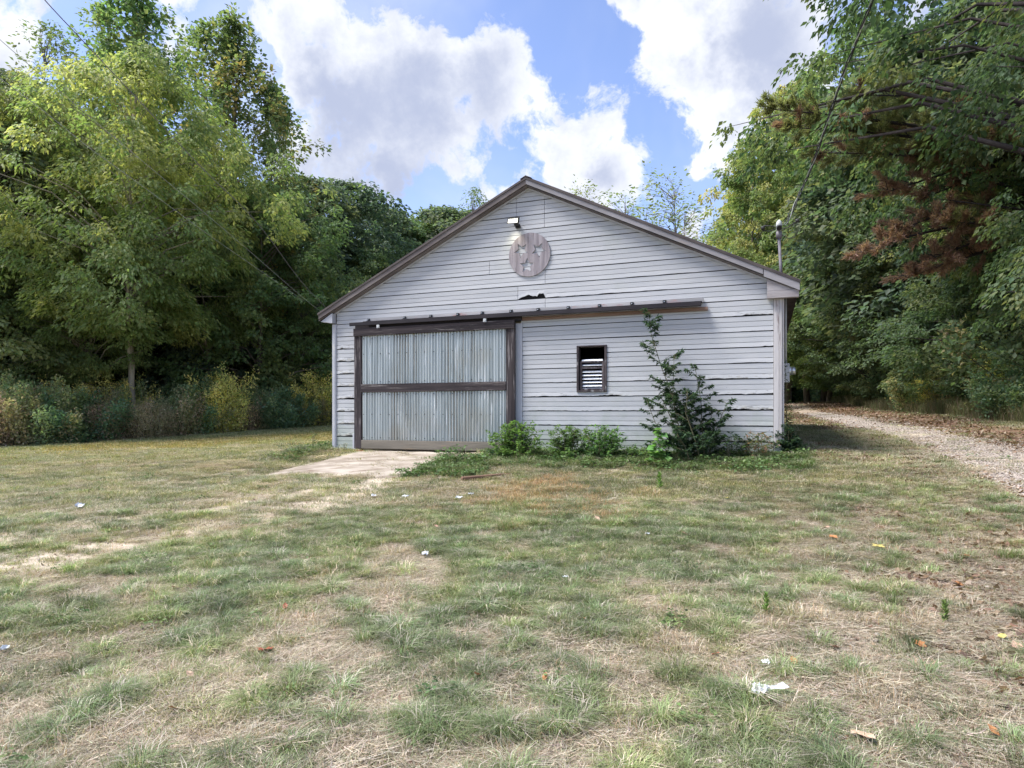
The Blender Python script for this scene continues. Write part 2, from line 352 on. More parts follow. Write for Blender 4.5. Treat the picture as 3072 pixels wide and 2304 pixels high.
# siding: pale bluish paint with grime, algae low down and raw board where the paint has come off
m, nt, b = newmat('siding_paint'); M_siding = m
t = NN(nt, 'ShaderNodeTexCoord'); oi = NN(nt, 'ShaderNodeObjectInfo'); wr = NN(nt, 'ShaderNodeAttribute', attribute_name='wear'); lw = NN(nt, 'ShaderNodeAttribute', attribute_name='low')
mp = NN(nt, 'ShaderNodeMapping'); nt.links.new(t.outputs['Object'], mp.inputs[0]); mp.inputs['Scale'].default_value = (.5, 1, 2.2)
f = noise(nt, mp.outputs[0], 2.2, 7, .6).outputs['Fac']
c = mixc(nt, sstep(nt, f, .35, .65), (.395, .41, .435), (.435, .445, .465))
c = mixc(nt, mth(nt, 'MULTIPLY', sstep(nt, noise(nt, t.outputs['Object'], 1.3, 6, .65).outputs['Fac'], .52, .70), .5), c, (.36, .385, .38))
sm = NN(nt, 'ShaderNodeMapping'); nt.links.new(t.outputs['Object'], sm.inputs[0]); sm.inputs['Scale'].default_value = (5, 1, .5)
c = mixc(nt, mth(nt, 'MULTIPLY', sstep(nt, noise(nt, sm.outputs[0], 2, 6, .6).outputs['Fac'], .55, .75), .25), c, (.42, .43, .47))
ag = mth(nt, 'MULTIPLY', lw.outputs['Fac'], sstep(nt, mth(nt, 'ADD', noise(nt, t.outputs['Object'], 2.6, 6, .7).outputs['Fac'], mth(nt, 'MULTIPLY', lw.outputs['Fac'], .22)), .48, .70))
c = mixc(nt, mth(nt, 'MULTIPLY', ag, .75), c, (.27, .32, .27))
pn = noise(nt, mp.outputs[0], 22, 6, .75).outputs['Fac']
pe = sstep(nt, mth(nt, 'ADD', mth(nt, 'MULTIPLY', wr.outputs['Fac'], .42), pn), .83, .90)
c = mixc(nt, mth(nt, 'MULTIPLY', pe, .85), c, mixc(nt, sstep(nt, noise(nt, t.outputs['Object'], 9, 3, .5).outputs['Fac'], .4, .6), (.14, .14, .14), (.30, .29, .26)))
sp = sstep(nt, noise(nt, t.outputs['Object'], 42, 2, .5).outputs['Fac'], .745, .77)
c = mixc(nt, mth(nt, 'MULTIPLY', sp, .6), c, (.10, .10, .12))
k = mth(nt, 'MULTIPLY_ADD', oi.outputs['Random'], .06, .97)
hs = NN(nt, 'ShaderNodeHueSaturation'); nt.links.new(c, hs.inputs['Color']); nt.links.new(k, hs.inputs['Value']); nt.links.new(hs.outputs[0], b.inputs['Base Color'])
b.inputs['Roughness'].default_value = .62; b.inputs['Specular IOR Level'].default_value = .3
bn = NN(nt, 'ShaderNodeBump'); bn.inputs['Strength'].default_value = .35; bn.inputs['Distance'].default_value = .006
nt.links.new(noise(nt, mp.outputs[0], 24, 6, .7).outputs['Fac'], bn.inputs['Height']); nt.links.new(bn.outputs[0], b.inputs['Normal'])

# corrugated iron
m, nt, b = newmat('corrugated_iron'); M_corr = m
t = NN(nt, 'ShaderNodeTexCoord'); mp = NN(nt, 'ShaderNodeMapping'); nt.links.new(t.outputs['Object'], mp.inputs[0]); mp.inputs['Scale'].default_value = (9, 1, .22)
f = noise(nt, mp.outputs[0], 1.6, 5, .6).outputs['Fac']; c = mixc(nt, sstep(nt, f, .3, .7), (.33, .37, .375), (.54, .585, .59))
c = mixc(nt, sstep(nt, noise(nt, mp.outputs[0], 3.1, 3, .5).outputs['Fac'], .66, .70), c, (.86, .88, .9))
c = mixc(nt, mth(nt, 'MULTIPLY', sstep(nt, noise(nt, t.outputs['Object'], .9, 3, .5).outputs['Fac'], .5, .7), .35), c, (.40, .37, .30))
rr_ = NN(nt, 'ShaderNodeMapping'); nt.links.new(t.outputs['Object'], rr_.inputs[0]); rr_.inputs['Scale'].default_value = (5, 1, 1.2)
c = mixc(nt, mth(nt, 'MULTIPLY', sstep(nt, noise(nt, rr_.outputs[0], 2.4, 6, .7).outputs['Fac'], .60, .74), .55), c, (.26, .20, .15))
nt.links.new(c, b.inputs['Base Color']); b.inputs['Roughness'].default_value = .42; b.inputs['Metallic'].default_value = .5

# ground
m, nt, b = newmat('ground_soil'); M_ground = m
a = NN(nt, 'ShaderNodeAttribute', attribute_name='col'); t = NN(nt, 'ShaderNodeTexCoord')
c = a.outputs['Color']
f1 = noise(nt, t.outputs['Object'], 9, 8, .7).outputs['Fac']
c = mixc(nt, 1.0, c, mixc(nt, sstep(nt, f1, .3, .7), (.72, .72, .72), (1.28, 1.24, 1.2)), 'MULTIPLY')
st = noise(nt, t.outputs['Object'], 60, 4, .7, 1.5).outputs['Fac']
c = mixc(nt, 1.0, c, mixc(nt, sstep(nt, st, .35, .65), (.7, .7, .7), (1.25, 1.25, 1.25)), 'MULTIPLY')
nt.links.new(c, b.inputs['Base Color']); b.inputs['Roughness'].default_value = .95; b.inputs['Specular IOR Level'].default_value = .1
bn = NN(nt, 'ShaderNodeBump'); bn.inputs['Strength'].default_value = .8; bn.inputs['Distance'].default_value = .02
nt.links.new(noise(nt, t.outputs['Object'], 38, 6, .7).outputs['Fac'], bn.inputs['Height']); nt.links.new(bn.outputs[0], b.inputs['Normal'])

# ------------------------------------------------------------------ ground and drive
def lerp(a, b, t): return a + (np.array(b) - a) * t[:, None]
def ground_col(x, y):
    g, ba, li, lat, far, fore, n3 = fields(x, y)
    c = np.tile(np.array([.38, .32, .265]), (len(x), 1))
    c = lerp(c, [.24, .25, .145], g * .6)
    c = lerp(c, [.33, .33, .20], far * .8 * (.5 + .5 * ss(n3, .35, .6)))
    c = lerp(c, [.25, .29, .17], far * ss(n3, .5, .62) * .7)
    c = lerp(c, [.50, .435, .355], ba)
    c = lerp(c, [.22, .15, .105], li * .85)
    q = ss(1.1 - np.hypot((x - .6) / 1.3, (y - 9.0) / 1.5) + (fbm(x, y, 1.5, 3, 71) - .5) * 1.6, 0, .6); c = lerp(c, [.36, .26, .16], q * .45)
    # darker ground colour in a strip along the barn front
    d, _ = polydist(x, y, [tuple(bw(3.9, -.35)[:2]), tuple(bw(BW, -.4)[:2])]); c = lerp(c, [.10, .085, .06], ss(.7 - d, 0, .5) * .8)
    rr = np.hypot(x, y - 15); c = lerp(c, [.08, .095, .045], ss(rr, 45, 70))
    wd = ss(lat - RW - 2.2, 0, 2.5) * (lat > 0); c = lerp(c, [.12, .11, .06], wd * .7)
    return c
ax = np.concatenate([-np.geomspace(900, 26, 22), np.arange(-24, 24.01, .16), np.geomspace(26, 900, 22)])
ay = np.concatenate([-np.geomspace(900, 8, 18), np.arange(-6, 36.01, .16), np.geomspace(38, 1500, 26)])
X, Y = np.meshgrid(ax, ay); xs, ys = X.ravel(), Y.ravel()
zs = gz(xs, ys)
lo = fields(xs, ys)[3]
V = np.stack([xs, ys, zs], 1); nx_, ny_ = len(ax), len(ay)
i = np.arange(nx_ * ny_).reshape(ny_, nx_)
Fc = np.stack([i[:-1, :-1].ravel(), i[:-1, 1:].ravel(), i[1:, 1:].ravel(), i[1:, :-1].ravel()], 1)
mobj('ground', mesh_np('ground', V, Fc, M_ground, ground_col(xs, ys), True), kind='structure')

def drive_line(n=150):
    pts = np.array(ROADL, float); seg = np.r_[0, np.cumsum(np.hypot(*np.diff(pts, axis=0).T))]
    s = np.linspace(0, seg[-1], n); return np.stack([np.interp(s, seg, pts[:, 0]), np.interp(s, seg, pts[:, 1])], 1)
ln = drive_line(300); k = np.ones(9) / 9
ln = np.stack([np.convolve(np.pad(ln[:, j], 4, 'edge'), k, 'valid') for j in (0, 1)], 1)
tg = np.gradient(ln, axis=0); tg /= np.linalg.norm(tg, axis=1)[:, None]; nr = np.stack([tg[:, 1], -tg[:, 0]], 1)
nl = 34; off = np.linspace(-.15, RW + .15, nl)
G = ln[:, None, :] + nr[:, None, :] * off[None, :, None]
edge = (fbm(G[..., 0], G[..., 1], 1.6, 4, 77) - .5) * .8
wgt = (np.abs(np.linspace(-1, 1, nl)) ** 4)[None, :]
G = G + nr[:, None, :] * (edge * wgt)[..., None]
rx, ry = G[..., 0].ravel(), G[..., 1].ravel(); ofs = np.tile(off, (len(ln), 1)).ravel()
rz = gz(rx, ry) + .012 - .03 * (np.abs(np.tile(np.linspace(-1, 1, nl), (len(ln), 1)).ravel()) > .97)
n1 = fbm(rx, ry, 1.3, 4, 31); n2 = fbm(rx, ry, 5, 3, 32)
w1 = 1.5 + (n1 - .5) * .9
grav = ss(w1 - np.abs(ofs - .8) * 1.75 - .25 * ss(ry, 12, 20), 0, .9) * (.35 + .65 * ss(n1 * .5 + n2 * .5, .36, .5) )
red2 = ss(ry, 10, 14) * (1 - ss(ry, 19, 25)); grav = grav * (1 - .45 * red2); red = ss(.95 - np.abs(ofs - 2.75), 0, .6)
cc = np.tile(np.array([.17, .12, .085]), (len(rx), 1))
cc = lerp(cc, [.11, .12, .055], ss(n2, .5, .65) * .5 * ss(ry, 12, 20))
cc = lerp(cc, [.27, .165, .115], red * (.4 + .4 * n1)); cc = lerp(cc, [.36, .295, .235], np.clip(grav * (.8 + .4 * n2), 0, 1))
i = np.arange(len(ln) * nl).reshape(len(ln), nl)
Fc = np.stack([i[:-1, :-1].ravel(), i[:-1, 1:].ravel(), i[1:, 1:].ravel(), i[1:, :-1].ravel()], 1)
m, nt, b = newmat('gravel_drive')
a = NN(nt, 'ShaderNodeAttribute', attribute_name='col'); t = NN(nt, 'ShaderNodeTexCoord')
vo = NN(nt, 'ShaderNodeTexVoronoi'); vo.inputs['Scale'].default_value = 34; nt.links.new(t.outputs['Object'], vo.inputs['Vector'])
sv = NN(nt, 'ShaderNodeSeparateColor'); nt.links.new(vo.outputs['Color'], sv.inputs[0])
c = mixc(nt, 1.0, a.outputs['Color'], mixc(nt, sv.outputs[0], (.62, .62, .64), (1.35, 1.33, 1.3)), 'MULTIPLY')
nt.links.new(c, b.inputs['Base Color']); b.inputs['Roughness'].default_value = .95; b.inputs['Specular IOR Level'].default_value = .1
bn = NN(nt, 'ShaderNodeBump'); bn.inputs['Strength'].default_value = .9; bn.inputs['Distance'].default_value = .03; bn.invert = True
nt.links.new(vo.outputs['Distance'], bn.inputs['Height']); nt.links.new(bn.outputs[0], b.inputs['Normal'])
mobj('gravel_drive', mesh_np('gravel_drive', np.stack([rx, ry, rz], 1), Fc, m, cc, True), kind='structure')

# ------------------------------------------------------------------ barn
barn = empty('barn', bw(0, 0, 0), BROT, label='weathered white gable barn with lap siding and a sliding metal door', cat='barn')
UC = wu(1587); ZA = wz(1587, 540)            # ridge
ZEL = wz(962, 944); ZER = ZEL                # eave tips
OH = .285
SL = (ZA - ZEL) / (UC + OH)
def roof_z(u): return ZA - abs(u - UC) * SL   # top of the roof skin at u
def rk(u): return roof_z(u) - .17             # siding stops under the fascia
H = .28; NR = 20
uL0 = .10; uR0 = BW - .14                     # inside the corner boards
dU0, dU1 = wu(1069), wu(1556); dZ1 = wz(1310, 976)
oU0, oU1, oZ0, oZ1 = wu(1731), wu(1821), wz(1776, 1176), wz(1776, 1036)
PR = []                                        # profile of one board: (out, z)
for k in range(3):
    z0, z1 = k * H / 3, (k + 1) * H / 3
    PR += [(.016 if k == 0 else .011, z0 + (.015 if k == 0 else .008)), (.010, z1 - .001)]
    if k < 2: PR += [(-.010, z1), (-.010, z1 + .008)]
PR = [(-.014, .015)] + PR + [(-.014, H - .0005)]
seams = {10: [1636], 11: [1554], 12: [1636], 13: [1469], 16: [1634], 17: [1634, 1550], 18: [1634, 1550], 7: [], 5: []}
dmg = [(r, [0, 2080, 2235, 2150, 1960, 2060, 2190, 2250, 2215, 2170][r], 2330, [0, .9, .5, 1.0, .75, .8, .65, .55, .5, .8][r]) for r in range(1, 10)] + [(r, 1000, 1070, 1.0) for r in range(1, 9)] + \
      [(5, 1880, 2330, .8), (4, 1564, 1900, .75), (3, 1564, 2150, .4), (2, 1600, 2330, .35), (5, 1640, 1732, .5), (10, 1060, 1400, .5), (11, 1640, 2000, .55), (12, 1850, 2100, .35), (10, 1560, 1700, .5), (1, 2150, 2330, 1.0)]
def board(row, ua, ub, zlo, zhi, full_clip):
    """one lap board between ua..ub; ends follow the rake when full_clip"""
    z0 = row * H
    length = ub - ua; nseg = max(2, int(length / .045)) if any(r == row and wu(a) < ub and wu(b_) > ua for r, a, b_, _ in dmg) or row == 11 else max(2, int(length / 1.2))
    if length < .05: return
    V, low, wear = [], [], []
    tt = np.linspace(0, 1, nseg + 1)
    sag = (rng.random() - .5) * .006
    for j, (o_, zr) in enumerate(PR):
        z = min(max(z0 + zr, zlo), zhi)
        a_, b_ = ua, ub
        if full_clip:
            zz = z + .17; ext = (ZA - zz) / SL
            a_, b_ = max(ua, UC - ext), min(ub, UC + ext)
            if b_ < a_: a_ = b_ = UC
        for q in tt:
            u = a_ + (b_ - a_) * q; d = 0
            for r, p0, p1, am in dmg:
                if r == row:
                    U0, U1 = wu(p0), wu(p1); d = max(d, am * min(1, max(0, (u - U0) / .25 + .15)) * min(1, max(0, (U1 - u) / .1 + .3)) if U0 - .05 < u < U1 + .05 else 0)
            dz = do = 0
            if j <= 3 and d > 0:
                nz = float(vn(u * 5 + row * 13.7, row * 3.7, 3 + row)) ; n2 = float(vn(u * 15 + row * 7.3, row * 5.1, 40 + row)); n4 = float(vn(u * 37, row * 2.3, 60 + row))
                w_ = (1 if j <= 1 else .35)
                dz = d * w_ * ((nz - .3) * .036 + (n2 - .5) * .013 + max(0, n4 - .66) * .06); do = d * w_ * (.001 + .005 * n2)
            if row == 11 and j <= 3:
                U0, U1 = wu(1557), wu(1637)
                if U0 < u < U1: dz += (.085 if j <= 1 else .07 if j == 2 else .03) * (.35 + .6 * float(vn(u * 13, 1, 8)) + .6 * float(vn(u * 47, 1, 9))) * min(1, (u - U0) / .15 + .2) * (1.15 if u > wu(1618) else .8)
            V.append((u, -(o_ + do), z + dz + sag * math.sin(q * 6 + row) * (0 < q < 1)))
            low.append(float(np.clip(1.15 - z / .85, 0, 1))); wear.append(float(np.clip(d * (1.0 if j <= 1 else .62 if j <= 2 else .2) + (.35 if z < .35 else 0), 0, 1)))
    nc = nseg + 1; np_ = len(PR)
    Fq = [(j * nc + i, j * nc + i + 1, (j + 1) * nc + i + 1, (j + 1) * nc + i) for j in range(np_ - 1) for i in range(nseg)]
    me = bpy.data.meshes.new('board'); bm = bmesh.new(); bv = [bm.verts.new(p) for p in V]
    for f in Fq: bm.faces.new([bv[i] for i in f])
    for end in (0, nc - 1):
        try: bm.faces.new([bv[j * nc + end] for j in range(np_)])
        except ValueError: pass
    bm.normal_update(); bm.to_mesh(me); bm.free()
    for nm, vals in (('low', low), ('wear', wear)):
        at = me.attributes.new(nm, 'FLOAT', 'POINT'); at.data.foreach_set('value', np.array(vals, np.float32))
    mobj('board', me, M_siding, barn)
for r in range(NR):
    z0, z1 = r * H, (r + 1) * H
    zm = z0 + .02
    ext = (ZA - .17 - z0) / SL
    if ext < .1: break
    L, R = max(uL0, UC - ext), min(uR0, UC + ext)
    clip = (UC - (ZA - .17 - z1) / SL) > uL0 or True
    cuts = [wu(p) for p in seams.get(r, [])]
    spans = []
    edges = [L] + sorted(cuts) + [R]
    for a_, b_ in zip(edges[:-1], edges[1:]): spans.append((a_ + (.004 if a_ != L else 0), b_ - (.004 if b_ != R else 0)))
    out = []
    for a_, b_ in spans:
        for c0, c1, q0, q1 in ((dU0 + .02, dU1, 0, dZ1 + .02), (oU0, oU1, oZ0, oZ1)):
            pass
        pieces = [(a_, b_, z0, z1)]
        # door opening
        np2 = []
        for (a, b2, lo_, hi_) in pieces:
            if z0 < dZ1 - .02 and a < dU1 and b2 > dU0 + .02:
                if a < dU0: np2.append((a, dU0 + .02, lo_, hi_))
                if b2 > dU1: np2.append((dU1 + .06, b2, lo_, hi_))
            else: np2.append((a, b2, lo_, hi_))
        pieces = []
        for (a, b2, lo_, hi_) in np2:
            if hi_ > oZ0 and lo_ < oZ1 and a < oU0 and b2 > oU1:
                if lo_ < oZ0 < hi_: pieces.append((oU0, oU1, lo_, oZ0))
                if lo_ < oZ1 < hi_: pieces.append((oU0, oU1, oZ1, hi_))
                pieces += [(a, oU0, lo_, hi_), (oU1, b2, lo_, hi_)]
            else: pieces.append((a, b2, lo_, hi_))
        out += pieces
    for a, b2, lo_, hi_ in out: board(r, a, b2, lo_, hi_, True)
# dark core of the walls behind the siding, with the door and window left open
def slab(u0, u1, z0, z1, v0=.02, v1=.10): return MB().box((u0, v0, z0), (u1, v1, z1))
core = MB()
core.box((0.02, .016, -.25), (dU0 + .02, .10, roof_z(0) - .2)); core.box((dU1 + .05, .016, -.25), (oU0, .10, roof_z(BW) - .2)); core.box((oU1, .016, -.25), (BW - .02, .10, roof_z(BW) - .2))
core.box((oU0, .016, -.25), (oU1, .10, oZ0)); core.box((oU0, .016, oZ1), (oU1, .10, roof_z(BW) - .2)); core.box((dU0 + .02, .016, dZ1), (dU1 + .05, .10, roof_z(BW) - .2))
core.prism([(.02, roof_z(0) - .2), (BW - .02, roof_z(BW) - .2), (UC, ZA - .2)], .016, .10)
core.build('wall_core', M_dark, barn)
# side and rear walls
MB().box((BW - .12, .10, -.3), (BW - .02, BD, roof_z(BW) - .17)).build('side_wall', M_weathx, barn)
MB().box((.02, .10, -.3), (.12, BD, roof_z(0) - .17)).build('side_wall', M_weathx, barn)
rw = MB(); rw.prism([(.12, -.3), (BW - .12, -.3), (BW - .12, roof_z(BW) - .2), (UC, ZA - .2), (.12, roof_z(0) - .2)], BD - .1, BD); rw.build('rear_wall', M_weathx, barn)
MB().box((.1, .10, .0), (BW - .1, BD - .1, .03)).build('floor_slab', M_conc, barn)
MB().box((.0, -.002, -.3), (dU0, .016, .012)).build('foundation', M_conc, barn)
MB().box((dU1, -.002, -.3), (BW, .016, .012)).build('foundation', M_conc, barn)
# laps of the side wall seen edge-on
# roof
for sgn in (-1, 1):
    ue = -OH if sgn < 0 else BW + OH
    zt = roof_z(ue)
    rf = MB(); y0, y1 = -.20, BD + .2; th = .045
    n = 26
    for q in range(n):   # standing ribs give the sheet its profile
        pass
    rf.add([(UC, y0, ZA), (ue, y0, zt), (ue, y1, zt), (UC, y1, ZA), (UC, y0, ZA - th), (ue, y0, zt - th), (ue, y1, zt - th), (UC, y1, ZA - th)],
           [(0, 1, 2, 3), (4, 7, 6, 5), (0, 4, 5, 1), (2, 6, 7, 3), (1, 5, 6, 2)])
    rp = rf.build('roof', M_roof, barn)
    for q in range(n + 1):
        yy = y0 + .012 + (y1 - y0 - .024) * q / n
        if q % 2 == 0: continue
    rb = MB()
    for q in range(28):
        yy = y0 + .05 + (y1 - y0 - .1) * q / 27
        du = ue - UC; nrm = Vector((SL * sgn, 0, 1)).normalized() * .02
        a, c_ = Vector((UC, yy, ZA - .004)), Vector((ue, yy, zt - .004))
        rb.add([a + Vector((0, -.02, 0)), c_ + Vector((0, -.02, 0)), c_ + nrm, a + nrm, a + Vector((0, .02, 0)), c_ + Vector((0, .02, 0))],
               [(0, 1, 2, 3), (3, 2, 5, 4), (1, 5, 2), (0, 3, 4)])
    rb.build('roof_rib', M_roof, rp, kind='stuff')
    # fascia on the rake, soffit board at the eave
    FM = M_fascia if sgn < 0 else M_fascia2
    def rake(u0, u1, dz0, dz1, y0_, y1_, nm, mat):
        MB().prism([(u0, roof_z(u0) - dz0), (u1, roof_z(u1) - dz0), (u1, roof_z(u1) - dz1), (u0, roof_z(u0) - dz1)], y0_, y1_).build(nm, mat, barn)
    if sgn < 0: rake(UC, ue + .02, .047, .145, -.185, -.150, 'rake_board', FM)
    else:
        uj = wu(2290)
        rake(UC, uj - .006, .047, .140, -.185, -.150, 'rake_board', FM); rake(uj + .006, ue - .01, .047, .175, -.188, -.152, 'rake_board', M_fascia2)
    rake(UC, ue, .15, .168, -.148, -.030, 'rake_soffit', M_fascia)
    rake(UC, (0 if sgn < 0 else BW), .17, .205, -.040, -.030, 'frieze_board', M_trim)
    MB().prism([(ue - .02 * sgn, zt - .02), (ue - .02 * sgn, zt - .18), (ue - .05 * sgn, zt - .18), (ue - .05 * sgn, zt - .02)], -.14, BD + .2).build('eave_fascia', M_darkbark, barn)
    um = 0 if sgn < 0 else BW
    MB().prism([(um, zt - .16), (ue - .055 * sgn, zt - .16), (ue - .055 * sgn, zt - .18), (um, zt - .18)], -.0, BD + .2).build('eave_soffit', M_darkbark, barn)
MB().prism([(UC - .12, ZA - .035), (UC, ZA + .025), (UC + .12, ZA - .035), (UC, ZA + .005)], -.21, BD + .21).build('ridge_cap', M_roof, barn)
# eave returns
zt = roof_z(-OH)
MB().prism([(-OH + .05, zt - .19), (.0, roof_z(.0) - .19), (.075, roof_z(.075) - .19), (.075, wz(1005, 972)), (-OH + .05, wz(975, 968))], -.145, .0).build('eave_return', M_trim, barn)
uq = wu(2301)
bot = wz(2340, 897); ue = BW + OH
MB().prism([(uq, bot + .13), (ue - .03, bot + .13), (ue - .03, roof_z(ue) - .19), (uq, roof_z(uq) - .19)], -.14, -.032).build('eave_return', M_weathx, barn)
MB().box((uq, -.15, bot), (ue - .02, -.032, bot + .125)).build('eave_return', M_weathx, barn)
# corner boards
MB().box((0, -.045, -.12), (.075, .0, wz(1005, 974))).build('corner_board', M_trim, barn, bevel=.004)
MB().box((.076, -.034, -.06), (.098, -.0, wz(1005, 974))).build('corner_board', M_trim, barn, bevel=.003)
MB().box((BW - .135, -.048, .28), (BW - .050, .0, bot)).build('corner_board', M_weath, barn, bevel=.004)
MB().box((BW - .046, -.052, .28), (BW + .0, .12, bot)).build('corner_board', M_weath, barn, bevel=.004)
MB().box((BW + .001, -.03, -.1), (BW + .035, .09, bot)).build('corner_board', M_weath, barn, bevel=.004)
MB().box((BW - .13, -.04, -.12), (BW - .002, .0, .275)).build('corner_board', M_trim, barn, bevel=.004)

# sliding door
dz0, dz1 = .035, dZ1 + .005; u0, u1 = wu(1072), wu(1551)
sd_ = MB().box((u0, -.125, dz0), (u0 + .185, -.080, dz1)).build('door_stile', M_framev, None, bevel=.005)
door = MB().box((u0 + .01, -.078, dz0 + .01), (u1 - .01, -.068, dz1 - .01)).build('door', M_frameb, barn)
sd_.parent = door
MB().box((u1 - .19, -.128, dz0), (u1, -.080, dz1)).build('door_stile', M_framev, door, bevel=.005)
MB().box((u0, -.158, dz1 - .17), (u1 + .0, -.1285, dz1)).build('door_rail', M_frameh, door, bevel=.005)
zmid = wz(1310, 1162)
MB().box((u0 + .187, -.135, zmid - .09), (u1 - .192, -.082, zmid + .09)).build('door_rail', M_frameh, door, bevel=.005)
MB().box((u0 + .187, -.13, dz0), (u1 - .192, -.082, dz0 + .185)).build('door_rail', M_frameb, door, bevel=.005)
def corrugated(z0, z1, seed):
    r_ = np.random.default_rng(seed); a, b2 = u0 + .19, u1 - .19; n_ = 560; U = np.linspace(a, b2, n_)
    pitch = .068; ph = U / pitch * 2 * np.pi
    sheet = np.floor((U - a) / .68); d = np.sign(np.sin(ph)) * np.abs(np.sin(ph)) ** .6 * .017 + sheet * 0 + .007 * ((sheet % 2) - .5) + .003 * np.interp(U, np.linspace(a, b2, 40), r_.normal(0, 1, 40))
    V = []; nz = 5
    for z in np.linspace(z0, z1, nz):
        for i_, u_ in enumerate(U): V.append((u_, -.096 + d[i_] + .002 * math.sin(z * 5 + i_ * .05), z))
    i = np.arange(nz * n_).reshape(nz, n_)
    Fc = np.stack([i[:-1, :-1].ravel(), i[:-1, 1:].ravel(), i[1:, 1:].ravel(), i[1:, :-1].ravel()], 1)
    mobj('corrugated_panel', mesh_np('corrugated_panel', V, Fc, M_corr, smooth=True), None, door)
corrugated(dz0 + .19, zmid - .092, 3); corrugated(zmid + .092, dz1 - .172, 4)
sc_ = MB()
for zz_ in (dz0 + .24, dz0 + .75, zmid - .14, zmid + .14, zmid + .75, dz1 - .23):
    for q in range(16):
        uu_ = u0 + .24 + q * .217; sc_.tube([(uu_, -.122, zz_), (uu_, -.110, zz_)], .009, 6)
sc_.build('screws', M_iron, door, kind='stuff')
for px in (1148, 1465):
    MB().box((wu(px) - .035, -.19, dz1 - .02), (wu(px) + .035, -.17, dz1 + .05)).tube([(wu(px), -.20, dz1 + .03), (wu(px), -.165, dz1 + .03)], .032, 10).build('roller', M_greybox, door)
# jamb trim right of the door, threshold
MB().box((dU1 - .12, -.03, .02), (dU1 + .085, .012, dz1 - .06)).build('jamb_board', M_trim, barn, bevel=.003)
MB().box((dU0 - .075, -.035, -.02), (dU0 + .0, .012, .35)).build('jamb_board', M_trim, barn, bevel=.003)
MB().box((u0 - .03, -.10, -.30), (u1 + .1, .05, -.012)).build('threshold', M_conc, barn)
MB().box((u0 - .02, -.16, -.04), (u0 + .28, -.104, -.004)).build('brick', mat_rough('brick', (.30, .12, .06), (.40, .18, .10), 8, .9), barn)
# track with its flashing, stained board and bolts
tz = wz(1580, 947)
tu0, tu1 = wu(1064), wu(2106)
trk = MB().box((tu0, -.205, tz - .035), (tu1, -.155, tz + .04)).build('door_track', M_track, barn, bevel=.004)
MB().box((tu0 + .35, -.060, tz + .045), (tu1 + .03, -.030, tz + .125)).build('flashing', M_flash, trk, bevel=.004)
MB().box((dU1 + .09, -.05, tz - .105), (wu(2124), -.028, tz - .036)).build('backing_board', M_rust, trk, bevel=.003)
MB().box((dU0 + .0, -.05, tz - .10), (dU1 + .085, -.03, tz + .03)).build('backing_board', M_track, trk, bevel=.003)
MB().box((tu0 + .35, -.205, tz + .041), (tu1 + .01, -.062, tz + .049)).build('cover_strip', M_track, trk)
for px in (1111, 1219, 1297, 1378, 1451, 1537, 1618, 1708, 1801, 1898, 1995):
    u_ = wu(px)
    MB().box((u_ - .03, -.085, tz + .055), (u_ + .03, -.061, tz + .125)).box((u_ - .012, -.155, tz + .05), (u_ + .012, -.085, tz + .065)).build('bracket', M_iron, trk)
    MB().tube([(u_, -.105, tz + .095), (u_, -.084, tz + .095)], .010, 8).build('bolt', M_galv, trk)
# window
win = MB().box((oU0 - .01, .091, oZ0 - .01), (oU0 + .03, .13, oZ1 + .01)).box((oU1 - .03, .091, oZ0 - .01), (oU1 + .01, .13, oZ1 + .01)).box((oU0 + .03, .091, oZ1 - .03), (oU1 - .03, .13, oZ1 + .01)).box((oU0 + .03, .091, oZ0 - .01), (oU1 - .03, .13, oZ0 + .03)).build('window', M_winwood, barn)
fw = .042
MB().box((oU0, -.035, oZ0), (oU0 + fw, .09, oZ1)).build('window_frame', M_winwood, win, bevel=.003)
MB().box((oU1 - fw, -.035, oZ0), (oU1, .09, oZ1)).build('window_frame', M_winwood, win, bevel=.003)
MB().box((oU0 + fw + .001, -.033, oZ1 - .025), (oU1 - fw - .001, .09, oZ1)).build('window_frame', M_winwood, win, bevel=.003)
MB().box((oU0 + fw + .001, -.04, oZ0), (oU1 - fw - .001, .09, oZ0 + .035)).build('window_frame', M_winwood, win, bevel=.003)
a, b2 = oU0 + fw + .012, oU1 - fw - .012; zt_, zb = wz(1776, 1083), oZ0 + .04
for (q0, q1, s0, s1) in ((a, a + .045, zb, zt_ - .032), (b2 - .045, b2, zb, zt_ - .032), (a, b2, zt_ - .03, zt_), (a + .046, b2 - .046, wz(1776, 1106), wz(1776, 1101)), (a + .046, b2 - .046, zb, zb + .03)):
    MB().box((q0, .0, s0), (q1, .035, s1)).build('sash_bar', M_winwood, win, bevel=.002)
for py, dzz in ((1079.5, 0), (1094, 0), (1114, -.0), (1124.5, 0), (1135, 0), (1145.5, 0), (1156, 0), (1165, 0)):
    z = wz(1776, py); e = .0 if py > 1085 else .0
    MB().add([(a + .048 - (.02 if py < 1085 else 0), .012, z - .018), (b2 - .048 + (.02 if py < 1085 else 0), .012, z - .018), (b2 - .048, .055, z + .016), (a + .048, .055, z + .016),
              (a + .048, .016, z - .022), (b2 - .048, .016, z - .022), (b2 - .048, .059, z + .012), (a + .048, .059, z + .012)],
             [(0, 1, 2, 3), (4, 7, 6, 5), (0, 4, 5, 1), (2, 6, 7, 3), (0, 3, 7, 4), (1, 5, 6, 2)]).build('slat', M_whitem, win)
